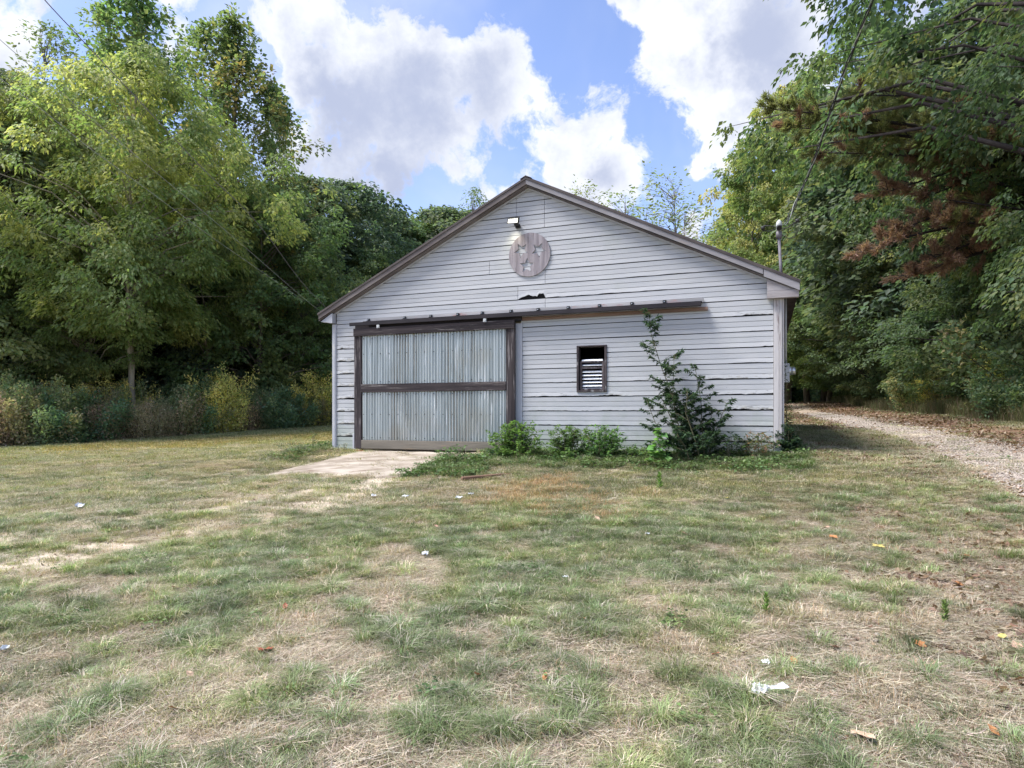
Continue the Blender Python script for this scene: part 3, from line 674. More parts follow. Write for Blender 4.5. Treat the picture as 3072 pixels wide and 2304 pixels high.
# concrete apron
N = 30; V = []; Fq = []
for j in range(N + 1):
    for i in range(N + 1):
        s, t2 = i / N, j / N
        uu = u0 - .05 - .75 * t2 * 0 + (3.9 + .2) * s - .5 * t2 * (1 - s); vv = -.12 - 2.5 * t2 + .25 * math.sin(s * 9) * (t2 > .95)
        q = bw(uu, vv); zt2 = BZ - .01 - .36 * t2 ** 1.1; gg = g1(q.x, q.y)
        zz = max(zt2, gg + .012) if t2 > .75 or True else zt2
        w_ = min(1, min(s, 1 - s) * 12) ; V.append((q.x, q.y, zz * 1 + (fbm(uu, vv, 3, 3, 6) - .5) * .025 - .06 * (1 - w_) - .10 * max(0, t2 - .93) / .07))
for j in range(N):
    for i in range(N): a = j * (N + 1) + i; Fq.append((a, a + 1, a + N + 2, a + N + 1))
mobj('concrete_ramp', mesh_np('concrete_ramp', V, Fq, M_conc, smooth=True), kind='structure')
def apron(x, y):
    dx, dy = x - A0[0], y - A0[1]; uu = dx * bx[0] + dy * bx[1]; vv = dx * by[0] + dy * by[1]
    t2 = np.clip((-.12 - vv) / 2.5, 0, 1)
    e = (fbm(x, y, 2.2, 3, 55) - .5) * .7
    return (uu > u0 - .02 - .5 * t2 + e) & (uu < u0 + 3.9 - ss(t2, .0, 1.) * 1.5 + e) & (vv < 0) & (vv > -2.35 + e)
# ------------------------------------------------------------------ foliage builders
def unit(v): return v / np.maximum(np.linalg.norm(v, axis=-1, keepdims=True), 1e-9)
def leaves_mesh(name, pos, direc, nrm, size, cols, mat, wr=.30, fold=.10, long=False):
    """kite-shaped folded leaves: 4 corners each"""
    d = unit(direc); s = unit(np.cross(d, nrm)); nn = np.cross(s, d); L = size[:, None]
    b = pos; r = pos + d * L * .45 + s * L * wr + nn * L * fold; t = pos + d * L - nn * L * fold * .6; l = pos + d * L * .45 - s * L * wr + nn * L * fold
    V = np.stack([b, r, t, l], 1).reshape(-1, 3); n = len(pos); i = np.arange(n)[:, None] * 4
    Fc = (i[:, :, None] + np.array([[0, 1, 2], [0, 2, 3]])).reshape(-1, 3)
    return mesh_np(name, V, Fc, mat, np.repeat(cols, 4, axis=0))
def pal(r, n, base, var=.18, alt=None, p=0.0):
    c = np.tile(np.array(base), (n, 1)) * (1 + r.normal(0, var, (n, 1)))
    c *= 1 + r.normal(0, .05, (n, 3))
    if alt is not None:
        m_ = r.random(n) < p; c[m_] = np.array(alt) * (1 + r.normal(0, var, (m_.sum(), 1)))
    return np.clip(c, .004, .9)
ENV = {'round': lambda t: np.sqrt(np.clip(1 - ((t - .5) / .5) ** 2, 0, 1)) * (1 - .15 * t),
       'full': lambda t: np.clip(t / .12, 0, 1) ** .5 * np.sqrt(np.clip(1 - (np.clip(t - .35, 0, 1) / .65) ** 2.2, 0, 1)),
       'poplar': lambda t: np.clip(t / .15, 0, 1) ** .6 * np.clip((1 - t) / .6, 0, 1) ** .5 * .95,
       'sparse': lambda t: np.clip(t / .2, 0, 1) * np.clip((1 - t) / .5, 0, 1) ** .5}
def tree_proto(seed, H=12., R=3.5, z0=2., env='round', ncl=300, per=110, leaf=.14, base=(.07, .10, .03), alt=(.20, .18, .05), altp=.15, crad=.55, droop=.5,
               trunk_r=.16, barkm=None, inner=.35, flat=.5, lobes=1.0, wr=.30, lean=(0, 0), top_yellow=0.0):
    r = np.random.default_rng(seed); e = ENV[env]
    th = r.uniform(0, 2 * np.pi, ncl); t = r.random(ncl) ** .9
    ph = r.uniform(0, 6.28, 6)
    lob = 1 + lobes * (.16 * np.sin(2 * th + ph[0] + 3 * t) + .16 * np.sin(3 * th + ph[1] - 7 * t) + .13 * np.sin(5 * th + ph[2] + 13 * t) + .10 * np.sin(11 * t + ph[3] + th))
    rad = R * e(t) * lob * np.where(r.random(ncl) < inner, r.random(ncl) ** .6, .8 + .22 * r.random(ncl))
    cz = z0 + t * (H - z0) ; cx = rad * np.cos(th) + lean[0] * t; cy = rad * np.sin(th) + lean[1] * t
    cc = np.stack([cx, cy, cz], 1)
    csz = crad * (.6 + .75 * r.random(ncl)) * (1 - .35 * t)
    cyel = np.clip(r.normal(0, 1, ncl) * .35 + top_yellow * (t - .4) + (fbm(cx * .8 + 40, cz * .8, 1, 3, seed) - .5) * 2.2, -.6, 1.6)
    m_ = r.poisson(per * (csz / crad) ** 1.6); idx = np.repeat(np.arange(ncl), m_); n_ = len(idx)
    q = r.normal(0, 1, (n_, 3)); q = unit(q) * (r.random((n_, 1)) ** .45)
    outd = unit(np.stack([cx, cy, np.zeros(ncl)], 1) + 1e-6)[idx]
    o = q * csz[idx, None] * np.array([1, 1, flat])
    o += outd * (q[:, :1] * .0) ; o[:, 2] -= droop * (np.hypot(o[:, 0], o[:, 1]) ** 2) / csz[idx] * .9
    pos = cc[idx] + o
    dirv = unit(o * np.array([1, 1, .3]) + outd * csz[idx, None] * .5 + r.normal(0, .35, (n_, 3)) * csz[idx, None]); dirv[:, 2] -= droop * .9
    nrm = unit(np.array([0, 0, 1.]) + r.normal(0, .55, (n_, 3)) + outd * .5)
    yl = cyel[idx] + r.normal(0, .25, n_)
    c = pal(r, n_, base, .16); al = np.array(alt) * (1 + r.normal(0, .15, (n_, 1)))
    w_ = np.clip(yl * altp * 2.6, 0, .85)[:, None]; c = c * (1 - w_) + al * w_
    crown = leaves_mesh('crown', pos, dirv, nrm, leaf * (.45 + 1.0 * r.random(n_)), np.clip(c, .004, .9), M_leaf, wr)
    # wood
    mb = MB(); nseg = 9; top = H * (.93 if env != 'round' else .85); wob = r.normal(0, .12, (nseg + 1, 2)).cumsum(0) * .5
    tp = [Vector((wob[k, 0] * (k > 0) + lean[0] * k / nseg, wob[k, 1] * (k > 0) + lean[1] * k / nseg, top * k / nseg - (.3 if k == 0 else 0))) for k in range(nseg + 1)]
    mb.tube(tp, [trunk_r * (1.35 if k == 0 else 1) * (1 - .88 * k / nseg) for k in range(nseg + 1)], 7)
    for k in r.choice(ncl, min(ncl, 110), replace=False):
        end = Vector(cc[k]); s0 = max(.12, min(.95, (end.z - .35 * rad[k] - .3) / top)); b0 = s0 * nseg; i0 = min(nseg - 1, int(b0)); st = tp[i0].lerp(tp[i0 + 1], b0 - i0)
        mid = st.lerp(end, .5) + Vector((r.normal(0, .12), r.normal(0, .12), .12 * (end - st).length)); q_ = st.lerp(mid, .5) + Vector((0, 0, .02))
        rr = min(trunk_r * .45, .012 + .012 * (end - st).length) * (1 - .6 * s0)
        mb.tube([st, q_, mid, end], [rr, rr * .8, rr * .55, .006], 4, cap=False)
    trunk = mb.mesh('trunk', True)
    return crown, trunk, H, (barkm or M_bark)
def place_tree(pr, x, y, h, label, group=None, rs=1.0, rz=None, name='tree', cat='tree', sink=0.0):
    crown, trunk, H0, bark = pr; s = h / H0
    o = empty(name, (x, y, g1(x, y) - sink), random.uniform(0, 6.28) if rz is None else rz, label=label, cat=cat, group=group)
    o.scale = (s * rs, s * rs, s)
    mobj('crown', crown, M_leaf, o); t = mobj('trunk', trunk, bark, o); return o
def at_top(xd, d, topd):
    x = (xd - 1106) / 1411 * d; return x, d, EYE + (898 - topd) / 1411 * d - g1(x, d)

YG = dict(base=(.105, .145, .050), alt=(.24, .25, .085))
pr_main = tree_proto(11, 12.8, 3.6, 3.5, 'round', 540, 150, .15, YG['base'], YG['alt'], .38, .58, .8, .13, M_palebark, top_yellow=.5, wr=.24, lobes=1.9, inner=.3)
pr_maple = tree_proto(12, 12, 3.4, 1.6, 'full', 480, 130, .15, (.08, .12, .05), (.19, .20, .08), .25, .58, .6, .16, None, wr=.27, lobes=1.7, top_yellow=.2)
pr_pop = tree_proto(13, 20, 3.3, 6, 'poplar', 620, 58, .19, (.085, .13, .05), (.22, .19, .07), .18, .42, .1, .2, None, flat=1.6, lobes=2.4, wr=.36, inner=.45)
pr_pop2 = tree_proto(14, 19, 3.0, 5, 'poplar', 520, 50, .19, (.09, .13, .05), (.26, .19, .07), .28, .40, .1, .2, None, flat=1.7, lobes=2.6, wr=.36, inner=.45)
pr_green = tree_proto(15, 11, 3.2, 1.2, 'full', 420, 120, .16, (.075, .12, .048), (.16, .18, .06), .25, .55, .5, .16, None, wr=.33, lobes=1.8)
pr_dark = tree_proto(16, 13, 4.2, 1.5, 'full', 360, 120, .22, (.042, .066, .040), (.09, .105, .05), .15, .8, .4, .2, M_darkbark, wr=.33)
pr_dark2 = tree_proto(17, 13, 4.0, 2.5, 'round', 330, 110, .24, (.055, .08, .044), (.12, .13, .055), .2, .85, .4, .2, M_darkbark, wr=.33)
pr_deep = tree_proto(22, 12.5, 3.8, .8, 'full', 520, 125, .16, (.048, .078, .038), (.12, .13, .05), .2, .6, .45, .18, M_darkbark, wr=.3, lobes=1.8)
pr_yel = tree_proto(18, 14, 3.2, 1.5, 'full', 420, 115, .17, (.105, .14, .045), (.25, .23, .08), .32, .55, .5, .14, None, lobes=2.0, wr=.28)
pr_wisp = tree_proto(19, 9, 1.3, 2.0, 'sparse', 170, 15, .10, (.09, .12, .05), (.2, .17, .08), .2, .34, .1, .045, None, flat=2.0, lobes=1.5, wr=.26, inner=.6)
pr_wisp2 = tree_proto(29, 18, 2.2, 6.0, 'sparse', 260, 22, .15, (.085, .12, .05), (.2, .17, .08), .15, .4, .1, .08, None, flat=1.3, lobes=1.5, wr=.3, inner=.6)
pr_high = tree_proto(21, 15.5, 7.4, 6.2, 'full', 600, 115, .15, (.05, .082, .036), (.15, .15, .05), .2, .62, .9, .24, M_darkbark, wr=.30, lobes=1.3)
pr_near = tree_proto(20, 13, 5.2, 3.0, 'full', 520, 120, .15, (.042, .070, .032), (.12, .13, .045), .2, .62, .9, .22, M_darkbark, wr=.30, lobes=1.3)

# the left wood
place_tree(pr_main, *at_top(290, 22.2, 118), label='tall yellow-green tree with a pale slender trunk at the edge of the left lawn', rs=1.0, rz=.4, name='broadleaf_tree')
place_tree(pr_main, *at_top(70, 25, 175), label='yellow-green leafy tree at the left edge of the photo, left of the pale-trunked tree', rs=.95, rz=2.2, name='broadleaf_tree')
place_tree(pr_main, *at_top(440, 26, 290), label='lower yellow-green tree between the pale-trunked tree and the dark-trunked one', rs=.78, rz=4.1, name='broadleaf_tree')
place_tree(pr_main, *at_top(190, 22.6, 470), label='small pale yellow tree with low hanging sprays in front of the left wood', rs=.95, rz=5.1, name='broadleaf_tree')
place_tree(pr_pop, *at_top(300, 31, -15), label='tallest tree of the left wood, its twin-pointed top cut by the sky edge', rs=1.0, rz=1.0, name='poplar_tree')
place_tree(pr_pop2, *at_top(500, 29, 40), label='tall slim open tree with rusty leaves, right of the tallest tree', rs=1.0, rz=2.0, name='poplar_tree')
place_tree(pr_pop2, *at_top(588, 29.5, 180), label='thin leafy spire at the right shoulder of the slim open tree', rs=.62, rz=.3, name='poplar_tree')
place_tree(pr_green, *at_top(560, 27.5, 400), label='bright green tree with a dark trunk in front of the slim open tree', rs=1.0, rz=.5, name='broadleaf_tree')
place_tree(pr_green, *at_top(648, 29.5, 470), label='rounded mid green tree just left of the barn roof', rs=.8, rz=3.3, name='broadleaf_tree')
place_tree(pr_maple, *at_top(-40, 23, 150), label='dense green tree cut off by the left edge of the photo', rs=1.1, rz=.9, name='broadleaf_tree')
place_tree(pr_wisp2, *at_top(112, 40, 60), label='thin wispy treetop poking into the sky at upper left', rs=1.3, rz=.9, name='sapling')
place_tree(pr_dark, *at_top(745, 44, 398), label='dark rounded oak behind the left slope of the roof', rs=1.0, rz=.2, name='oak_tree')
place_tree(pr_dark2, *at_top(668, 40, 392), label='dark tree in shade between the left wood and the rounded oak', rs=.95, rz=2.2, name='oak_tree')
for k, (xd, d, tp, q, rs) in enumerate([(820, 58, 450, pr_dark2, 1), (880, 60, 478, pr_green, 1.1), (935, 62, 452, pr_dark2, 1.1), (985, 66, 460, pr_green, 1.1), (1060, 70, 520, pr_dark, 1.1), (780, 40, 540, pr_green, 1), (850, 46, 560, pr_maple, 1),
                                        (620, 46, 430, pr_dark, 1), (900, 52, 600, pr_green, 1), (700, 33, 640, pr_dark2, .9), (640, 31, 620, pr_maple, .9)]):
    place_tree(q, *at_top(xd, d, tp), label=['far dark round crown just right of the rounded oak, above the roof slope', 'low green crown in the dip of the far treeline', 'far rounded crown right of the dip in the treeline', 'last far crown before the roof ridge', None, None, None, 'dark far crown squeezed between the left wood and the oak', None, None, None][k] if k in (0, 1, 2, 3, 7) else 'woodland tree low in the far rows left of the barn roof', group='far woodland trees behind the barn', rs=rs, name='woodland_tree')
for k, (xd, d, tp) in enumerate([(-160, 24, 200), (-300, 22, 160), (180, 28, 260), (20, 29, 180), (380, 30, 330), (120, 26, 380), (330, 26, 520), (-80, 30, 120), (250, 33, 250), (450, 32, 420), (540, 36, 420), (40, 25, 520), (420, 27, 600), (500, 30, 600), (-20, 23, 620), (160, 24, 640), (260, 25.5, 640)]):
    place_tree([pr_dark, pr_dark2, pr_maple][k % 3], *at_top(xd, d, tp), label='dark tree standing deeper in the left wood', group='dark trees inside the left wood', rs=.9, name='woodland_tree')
place_tree(pr_wisp2, *at_top(1030, 42, 408), label='small feathery treetop above the left slope of the roof', rs=1.2, rz=.1, name='sapling')
for k, (xd, d, tp, rs, lb) in enumerate([(1262, 27, 400, 1.0, 'leftmost thin twiggy sapling top showing over the right roof slope'), (1330, 28, 420, 1.3, 'low twiggy sapling second from the left over the right roof slope'),
                                         (1425, 27, 378, 1.3, 'tallest twiggy sapling behind the right roof slope'), (1490, 25, 440, 1.1, 'twiggy sapling leaning into the blue gap beside the right roof slope'), (1380, 30, 450, 1.3, 'bushy low sapling in the middle of the clump over the right roof slope')]):
    place_tree(pr_wisp, *at_top(xd, d, tp), label=lb, group='twiggy saplings behind the barn', rs=rs * 1.3, name='sapling')
# the right wood
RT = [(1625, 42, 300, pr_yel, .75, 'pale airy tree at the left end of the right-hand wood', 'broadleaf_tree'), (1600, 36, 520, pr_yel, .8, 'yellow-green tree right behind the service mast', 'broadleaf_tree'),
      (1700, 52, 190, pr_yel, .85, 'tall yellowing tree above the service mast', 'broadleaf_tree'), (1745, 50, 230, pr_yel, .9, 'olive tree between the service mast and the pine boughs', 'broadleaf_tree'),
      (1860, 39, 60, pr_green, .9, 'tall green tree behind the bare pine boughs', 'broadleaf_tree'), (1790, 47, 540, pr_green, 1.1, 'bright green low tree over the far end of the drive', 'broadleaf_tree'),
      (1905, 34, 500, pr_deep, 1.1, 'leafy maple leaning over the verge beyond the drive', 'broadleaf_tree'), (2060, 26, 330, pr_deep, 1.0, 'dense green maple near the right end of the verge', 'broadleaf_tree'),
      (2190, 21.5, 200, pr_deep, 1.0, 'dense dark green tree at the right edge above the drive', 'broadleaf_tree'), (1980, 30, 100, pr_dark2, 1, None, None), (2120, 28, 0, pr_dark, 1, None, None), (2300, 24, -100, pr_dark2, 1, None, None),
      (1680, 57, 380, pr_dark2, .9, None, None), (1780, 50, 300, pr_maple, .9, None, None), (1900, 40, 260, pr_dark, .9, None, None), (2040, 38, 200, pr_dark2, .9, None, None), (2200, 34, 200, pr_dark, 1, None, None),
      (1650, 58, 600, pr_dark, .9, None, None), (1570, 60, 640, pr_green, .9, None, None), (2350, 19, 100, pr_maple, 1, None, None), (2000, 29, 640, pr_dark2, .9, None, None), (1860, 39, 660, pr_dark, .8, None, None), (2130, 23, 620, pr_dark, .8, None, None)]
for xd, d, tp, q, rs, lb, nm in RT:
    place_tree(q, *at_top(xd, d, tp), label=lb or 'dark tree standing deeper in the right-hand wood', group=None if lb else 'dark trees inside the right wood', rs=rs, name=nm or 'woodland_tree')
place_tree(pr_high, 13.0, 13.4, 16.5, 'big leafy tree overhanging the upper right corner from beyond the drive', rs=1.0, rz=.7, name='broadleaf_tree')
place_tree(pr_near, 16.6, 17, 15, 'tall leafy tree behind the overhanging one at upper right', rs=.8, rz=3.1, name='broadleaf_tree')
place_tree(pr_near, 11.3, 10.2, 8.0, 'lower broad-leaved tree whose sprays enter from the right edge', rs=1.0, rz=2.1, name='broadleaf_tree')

# pine with half dead boughs
def pine():
    r = np.random.default_rng(5); x, y = 15.6, 19.0
    o = empty('pine_tree', (x, y, g1(x, y)), 0, label='pine reaching left over the drive with bare dark boughs and rust-brown needles', cat='tree')
    mb = MB(); mb.tube([(0, 0, -.3), (.1, 0, 5), (-.1, .1, 10), (0, 0, 17)], [.24, .2, .15, .04], 9); mobj('trunk', mb.mesh('trunk', True), M_darkbark, o)
    P_, D_, N_, S_, C_ = [], [], [], [], []
    tips = [((1655, 235), 1, 17.0), ((1700, 275), 1, 17.5), ((1840, 205), 1, 18), ((1760, 330), 1, 18), ((1860, 545), 0, 17.0), ((1935, 500), 0, 17.5), ((1990, 430), 0, 18), ((1900, 420), 0, 18.5), ((1960, 340), .6, 18.5), ((1850, 300), .8, 19), ((2010, 560), 0, 17.5), ((1960, 600), 0, 18), ((2080, 300), .8, 17), ((2060, 480), .5, 17)]
    for (tx, ty), green, d in tips:
        w = Vector(((tx - 1106) / 1411 * d, d, EYE + (898 - ty) / 1411 * d)) - o.location
        z0 = w.z + .25 * abs(w.x) * (.9 if green < .5 else -.25)
        st = Vector((0, 0, z0)); mid = st.lerp(w, .5) + Vector((0, 0, .28)); pts = [st, st.lerp(mid, .6) + Vector((0, 0, .12)), mid, mid.lerp(w, .5) + Vector((r.normal(0, .1), 0, .05)), w]
        bb = MB(); bb.tube(pts, [.075, .062, .045, .028, .008], 6)
        for k in range(60):
            t = .32 + .68 * r.random(); q = t * 4; i = min(3, int(q)); p = pts[i].lerp(pts[i + 1], q - i); ax = (pts[i + 1] - pts[i]).normalized()
            L = (.35 + .9 * r.random()) * (1.15 - t * .6); a = Vector((ax.x * .75 + r.normal(0, .35), ax.y + r.normal(0, .6), r.normal(.1, .35))).normalized()
            e = p + a * L; m2_ = p.lerp(e, .5) + Vector((0, 0, .06)); bb.tube([p, m2_, e], [.012, .008, .003], 3, cap=False)
            if r.random() < (.72 if green > .5 else .42):
                n_ = 190; tt = r.random((n_, 1)) ** .7; base = np.array(p) + (np.array(e) - np.array(p)) * (.12 + .9 * tt) + r.normal(0, .03, (n_, 3)); dd = unit(np.array(a) * .9 + r.normal(0, .42, (n_, 3)))
                P_.append(base); D_.append(dd); N_.append(unit(r.normal(0, 1, (n_, 3)))); S_.append(.10 + .12 * r.random(n_))
                br = r.random() < (1 - green) * .85 + .12
                C_.append(pal(r, n_, (.16, .115, .075) if br else (.11, .13, .055), .2))
        bb.build('bough', M_darkbark, o, smooth=True)
    mobj('needles', leaves_mesh('needles', np.concatenate(P_), np.concatenate(D_), np.concatenate(N_), np.concatenate(S_), np.concatenate(C_), M_leaf, wr=.06, fold=.02), M_leaf, o)
pine()

# ------------------------------------------------------------------ brush at the wood's edge
def bush_proto(seed, R=1.1, Hh=1.9, n_=9000, leaf=.07, base=(.08, .11, .04), alt=(.20, .15, .08), altp=.3, stems=26, wr=.26, up=.5):
    r = np.random.default_rng(seed); mb = MB(); ends = []
    for k in range(stems):
        a = r.uniform(0, 6.28); rr = R * r.random() ** .6; h = Hh * (.55 + .5 * r.random()) * (1 - .25 * (rr / R) ** 2)
        b0 = Vector((rr * .4 * math.cos(a), rr * .4 * math.sin(a), -.1)); e = Vector((rr * math.cos(a) + r.normal(0, .1), rr * math.sin(a) + r.normal(0, .1), h)); mid = b0.lerp(e, .5) + Vector((r.normal(0, .08), r.normal(0, .08), .05))
        mb.tube([b0, mid, e], [.011, .008, .003], 3, cap=False); ends.append((b0, mid, e))
    k = r.integers(0, stems, n_); t = r.random(n_) ** .75
    B0, Mi, E = [np.array([list(e[j]) for e in ends])[k] for j in range(3)]; tt = t[:, None]
    pos = (1 - tt) ** 2 * B0 + 2 * tt * (1 - tt) * Mi + tt ** 2 * E + r.normal(0, .16, (n_, 3)) * (1.15 - tt * .6)
    pos[:, 2] = np.abs(pos[:, 2])
    dv = unit(r.normal(0, 1, (n_, 3)) + np.array([0, 0, up])); nr_ = unit(np.array([0, 0, 1.]) + r.normal(0, .7, (n_, 3)))
    w_ = np.clip((r.normal(0, .5, stems)[k] + r.normal(0, .3, n_) + altp * 2 - .3), 0, 1)[:, None]
    c = (pal(r, n_, base, .2) * (1 - w_) + pal(r, n_, alt, .2) * w_) * 1.8
    return leaves_mesh('foliage', pos, dv, nr_, leaf * (.6 + .8 * r.random(n_)), c, M_leaf, wr), mb.mesh('stems')
bp = [bush_proto(31, 1.3, 2.0, 11000, .085, (.065, .095, .045), (.14, .13, .07), .25),
      bush_proto(32, 1.0, 1.7, 9000, .06, (.09, .11, .055), (.16, .125, .085), .5, 34),
      bush_proto(33, 1.2, 2.3, 10000, .07, (.13, .15, .05), (.26, .24, .08), .4, 30),
      bush_proto(34, 1.4, 1.6, 10000, .10, (.05, .085, .045), (.10, .13, .06), .2),
      bush_proto(35, .9, 1.3, 8000, .05, (.13, .13, .075), (.19, .15, .10), .5, 40)]
def place_bush(k, x, y, s, label, group=None, rs=1.0, name='bush'):
    o = empty(name, (x, y, g1(x, y) - .03), random.uniform(0, 6.28), label=label, cat='bush', group=group); o.scale = (s * rs, s * rs, s)
    mobj('foliage', bp[k][0], M_leaf, o); mobj('stems', bp[k][1], M_stem, o)
bushes = [(30, 958, 19.2, 1, 'scruffy reddish-brown bush at the left edge of the photo'), (105, 955, 19.8, 0, 'dark green bush second from the left edge, over dead stalks'),
          (180, 950, 20.6, 3, 'low dark bush left of the pale trunk'), (240, 945, 21.2, 1, 'brownish bush just left of the pale trunk'), (325, 942, 21.8, 4, 'tan dry bush just right of the pale trunk'),
          (385, 938, 22.8, 1, 'brown-leaved bush halfway along the left brush line'), (435, 935, 23.6, 0, 'greener bush below the dark trunk'), (490, 932, 24.4, 2, 'yellowish bush in the right half of the left brush line'),
          (540, 930, 25.2, 4, 'thin brown bush beside the dark feathery shrub'), (605, 925, 26, 3, 'dark bluish feathery shrub left of the barn'), (690, 918, 27.5, 2, 'yellow-green shrub right against the barn corner')]
for xd, yd, d, k, lb in bushes:
    x = (xd - 1106) / 1411 * d; place_bush(k, x, d - .1, 1.0 if k != 2 else 1.15, lb, 'bushes along the left wood edge', 1.05)
for k in range(26):
    t = k / 25; xd = -90 + 830 * t; d = 19.5 + 9 * t + random.uniform(1.5, 4); x = (xd - 1106) / 1411 * d
    place_bush([0, 3, 1, 3, 0][k % 5], x, d, random.uniform(1.0, 1.5), 'brush filling the shade under the left wood', 'brush under the left wood', 1.2)
for k in range(30):
    t = (k + random.random()) / 30; xd = -60 + 790 * t; d = 18.6 + 9.3 * t + random.uniform(-.35, .7); x = (xd - 1106) / 1411 * d
    place_bush([4, 1, 2, 0, 4][k % 5], x, d, random.uniform(.65, 1.1), 'low pale scrub along the front of the left brush line', 'low scrub in front of the left wood', .95)
# right side brush beyond the drive
lnv = drive_line(300)
def beside(y, off):
    i = int(np.argmin(np.abs(lnv[:, 1] - y))); return lnv[i, 0] + off, y
for k in range(46):
    y = 10 + k * .9; x, _ = beside(y, RW + 1.6 + random.uniform(0, 1.8) + (y > 30) * 1.0)
    place_bush([0, 3, 0, 3, 1, 2][k % 6], x, y, random.uniform(.7, 1.25), 'brush along the verge beyond the drive', 'brush beyond the drive', 1.15)
for k in range(26):
    y = 12 + k * 1.5; x, _ = beside(y, RW + 3.4 + random.uniform(0, 3))
    place_bush([3, 0][k % 2], x, y, random.uniform(1.4, 2.2), 'tall brush under the right-hand wood', 'brush under the right wood', 1.2)
# behind the barn
for k in range(10):
    q = bw(-3 + k * .75, BD + 6 + random.random() * 4); place_bush(k % 4, q.x, q.y, 1.3, 'brush growing behind the barn', 'brush behind the barn')

# woods closing the view where the drive bends away
for k in range(16):
    d = 61 + 5 * random.random(); xd = 1655 + 15 * k; place_bush([0, 3, 2][k % 3], (xd - 1106) / 1411 * d, d, random.uniform(1.7, 2.6), 'far brush closing the view behind the bend of the drive', 'far brush behind the bend of the drive', 1.3)
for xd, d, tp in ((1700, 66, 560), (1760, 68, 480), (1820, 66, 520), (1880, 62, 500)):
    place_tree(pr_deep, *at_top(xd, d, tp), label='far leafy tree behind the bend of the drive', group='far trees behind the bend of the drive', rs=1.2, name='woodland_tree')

# ------------------------------------------------------------------ plants at the foot of the wall
def plant(name, label, stems, leaf, n_per_m, base, alt, spread=.16, wr=.2, stem_r=.008, drp=.3, cat='plant', twig=.25, seed=1, group=None, altp=.15):
    """stems: polylines in the barn's frame; twigs with leaves come off them"""
    r = np.random.default_rng(seed); b0 = Vector(stems[0][0]); org = bw(b0.x, b0.y, 0); org.z = g1(org.x, org.y)
    o = empty(name, org, BROT, label=label, cat=cat, group=group); T = lambda p: Vector((p[0] - b0.x, p[1] - b0.y, p[2]))
    mb = MB(); Ps, Ds, Ns, Cs, Ss = [], [], [], [], []
    for st in stems:
        pts = [T(p) for p in st]; pts = [Vector((p.x, p.y, p.z + (BZ - org.z))) for p in pts]; pts[0].z = -.05
        n_ = len(pts); mb.tube(pts, [stem_r * (1 - .75 * i / (n_ - 1)) for i in range(n_)], 5)
        L = sum((pts[i + 1] - pts[i]).length for i in range(n_ - 1)); nt_ = max(3, int(L / .055))
        for k in range(nt_):
            t = (k + r.random()) / nt_; 
            if t < .12: continue
            q = t * (n_ - 1); i = min(n_ - 2, int(q)); p = pts[i].lerp(pts[i + 1], q - i); ax = (pts[i + 1] - pts[i]).normalized()
            az = r.uniform(0, 6.28); dv = Vector((math.cos(az), math.sin(az) * .7, .35 + ax.z * .3)).normalized(); tl = twig * (.5 + .8 * r.random()) * (1.15 - .7 * t)
            e = p + dv * tl; e.z -= drp * tl * .5; mid = p.lerp(e, .55) + Vector((0, 0, tl * .1)); mb.tube([p, mid, e], [stem_r * .35, stem_r * .25, .0012], 3, cap=False)
            nl_ = max(4, int(tl * n_per_m)); tt = r.random(nl_) ** .6; base_p = np.array(p) + (np.array(e) - np.array(p)) * tt[:, None]
            side = np.array([-dv.y, dv.x, 0]); sgn = np.where(r.random(nl_) < .5, -1, 1)[:, None]
            Ps.append(base_p); Ds.append(unit(np.array(dv) * .5 + side * sgn * .9 + r.normal(0, .3, (nl_, 3)) - np.array([0, 0, drp]))); Ns.append(unit(np.array([0, 0, 1.]) + r.normal(0, .4, (nl_, 3)))); Ss.append(leaf * (.55 + .7 * r.random(nl_))); Cs.append(pal(r, nl_, base, .2, alt, altp))
    mobj('stem', mb.mesh('stem', True), M_stem, o)
    mobj('foliage', leaves_mesh('foliage', np.concatenate(Ps), np.concatenate(Ds), np.concatenate(Ns), np.concatenate(Ss), np.concatenate(Cs), M_leaf, wr), M_leaf, o); return o
def wl(pts, v): return [(wu(px), v, wz(px, py)) for px, py in pts]
DG = (.026, .050, .027); LG = (.065, .125, .032)
plant('sapling', 'tall dark green sapling growing against the wall right of the window', [
    wl([(2112, 1372), (2108, 1334), (2077, 1267), (2022, 1176), (1994, 1106), (1964, 1009), (1959, 957)], -.42),
    wl([(2119, 1372), (2119, 1328), (2113, 1273), (2110, 1203), (2094, 1110)], -.5),
    wl([(2105, 1372), (2090, 1340), (2050, 1290), (2030, 1200), (2034, 1070)], -.55), wl([(2100, 1372), (2060, 1330), (1990, 1290), (1955, 1200)], -.6),
    wl([(2125, 1372), (2140, 1330), (2160, 1270), (2185, 1210)], -.45), wl([(2060, 1374), (2040, 1300), (2010, 1230), (1985, 1180)], -.35),
    wl([(2115, 1372), (2095, 1310), (2070, 1240), (2075, 1180)], -.7), wl([(2090, 1372), (2070, 1330), (2050, 1300)], -.9), wl([(2040, 1374), (2010, 1340), (1990, 1330)], -.7)], .078, 190, DG, (.04, .07, .032), twig=.42, wr=.17, stem_r=.014, cat='sapling', seed=3)
plant('leafy_weed', 'light green broad-leaved weed at the left foot of the dark sapling', [wl([(2010, 1370), (2005, 1330), (2008, 1285)], -1.0), wl([(2000, 1372), (1990, 1330)], -1.0), wl([(1995, 1372), (1975, 1345)], -1.05)], .15, 40, (.07, .14, .038), (.09, .155, .045), wr=.4, twig=.14, seed=4)
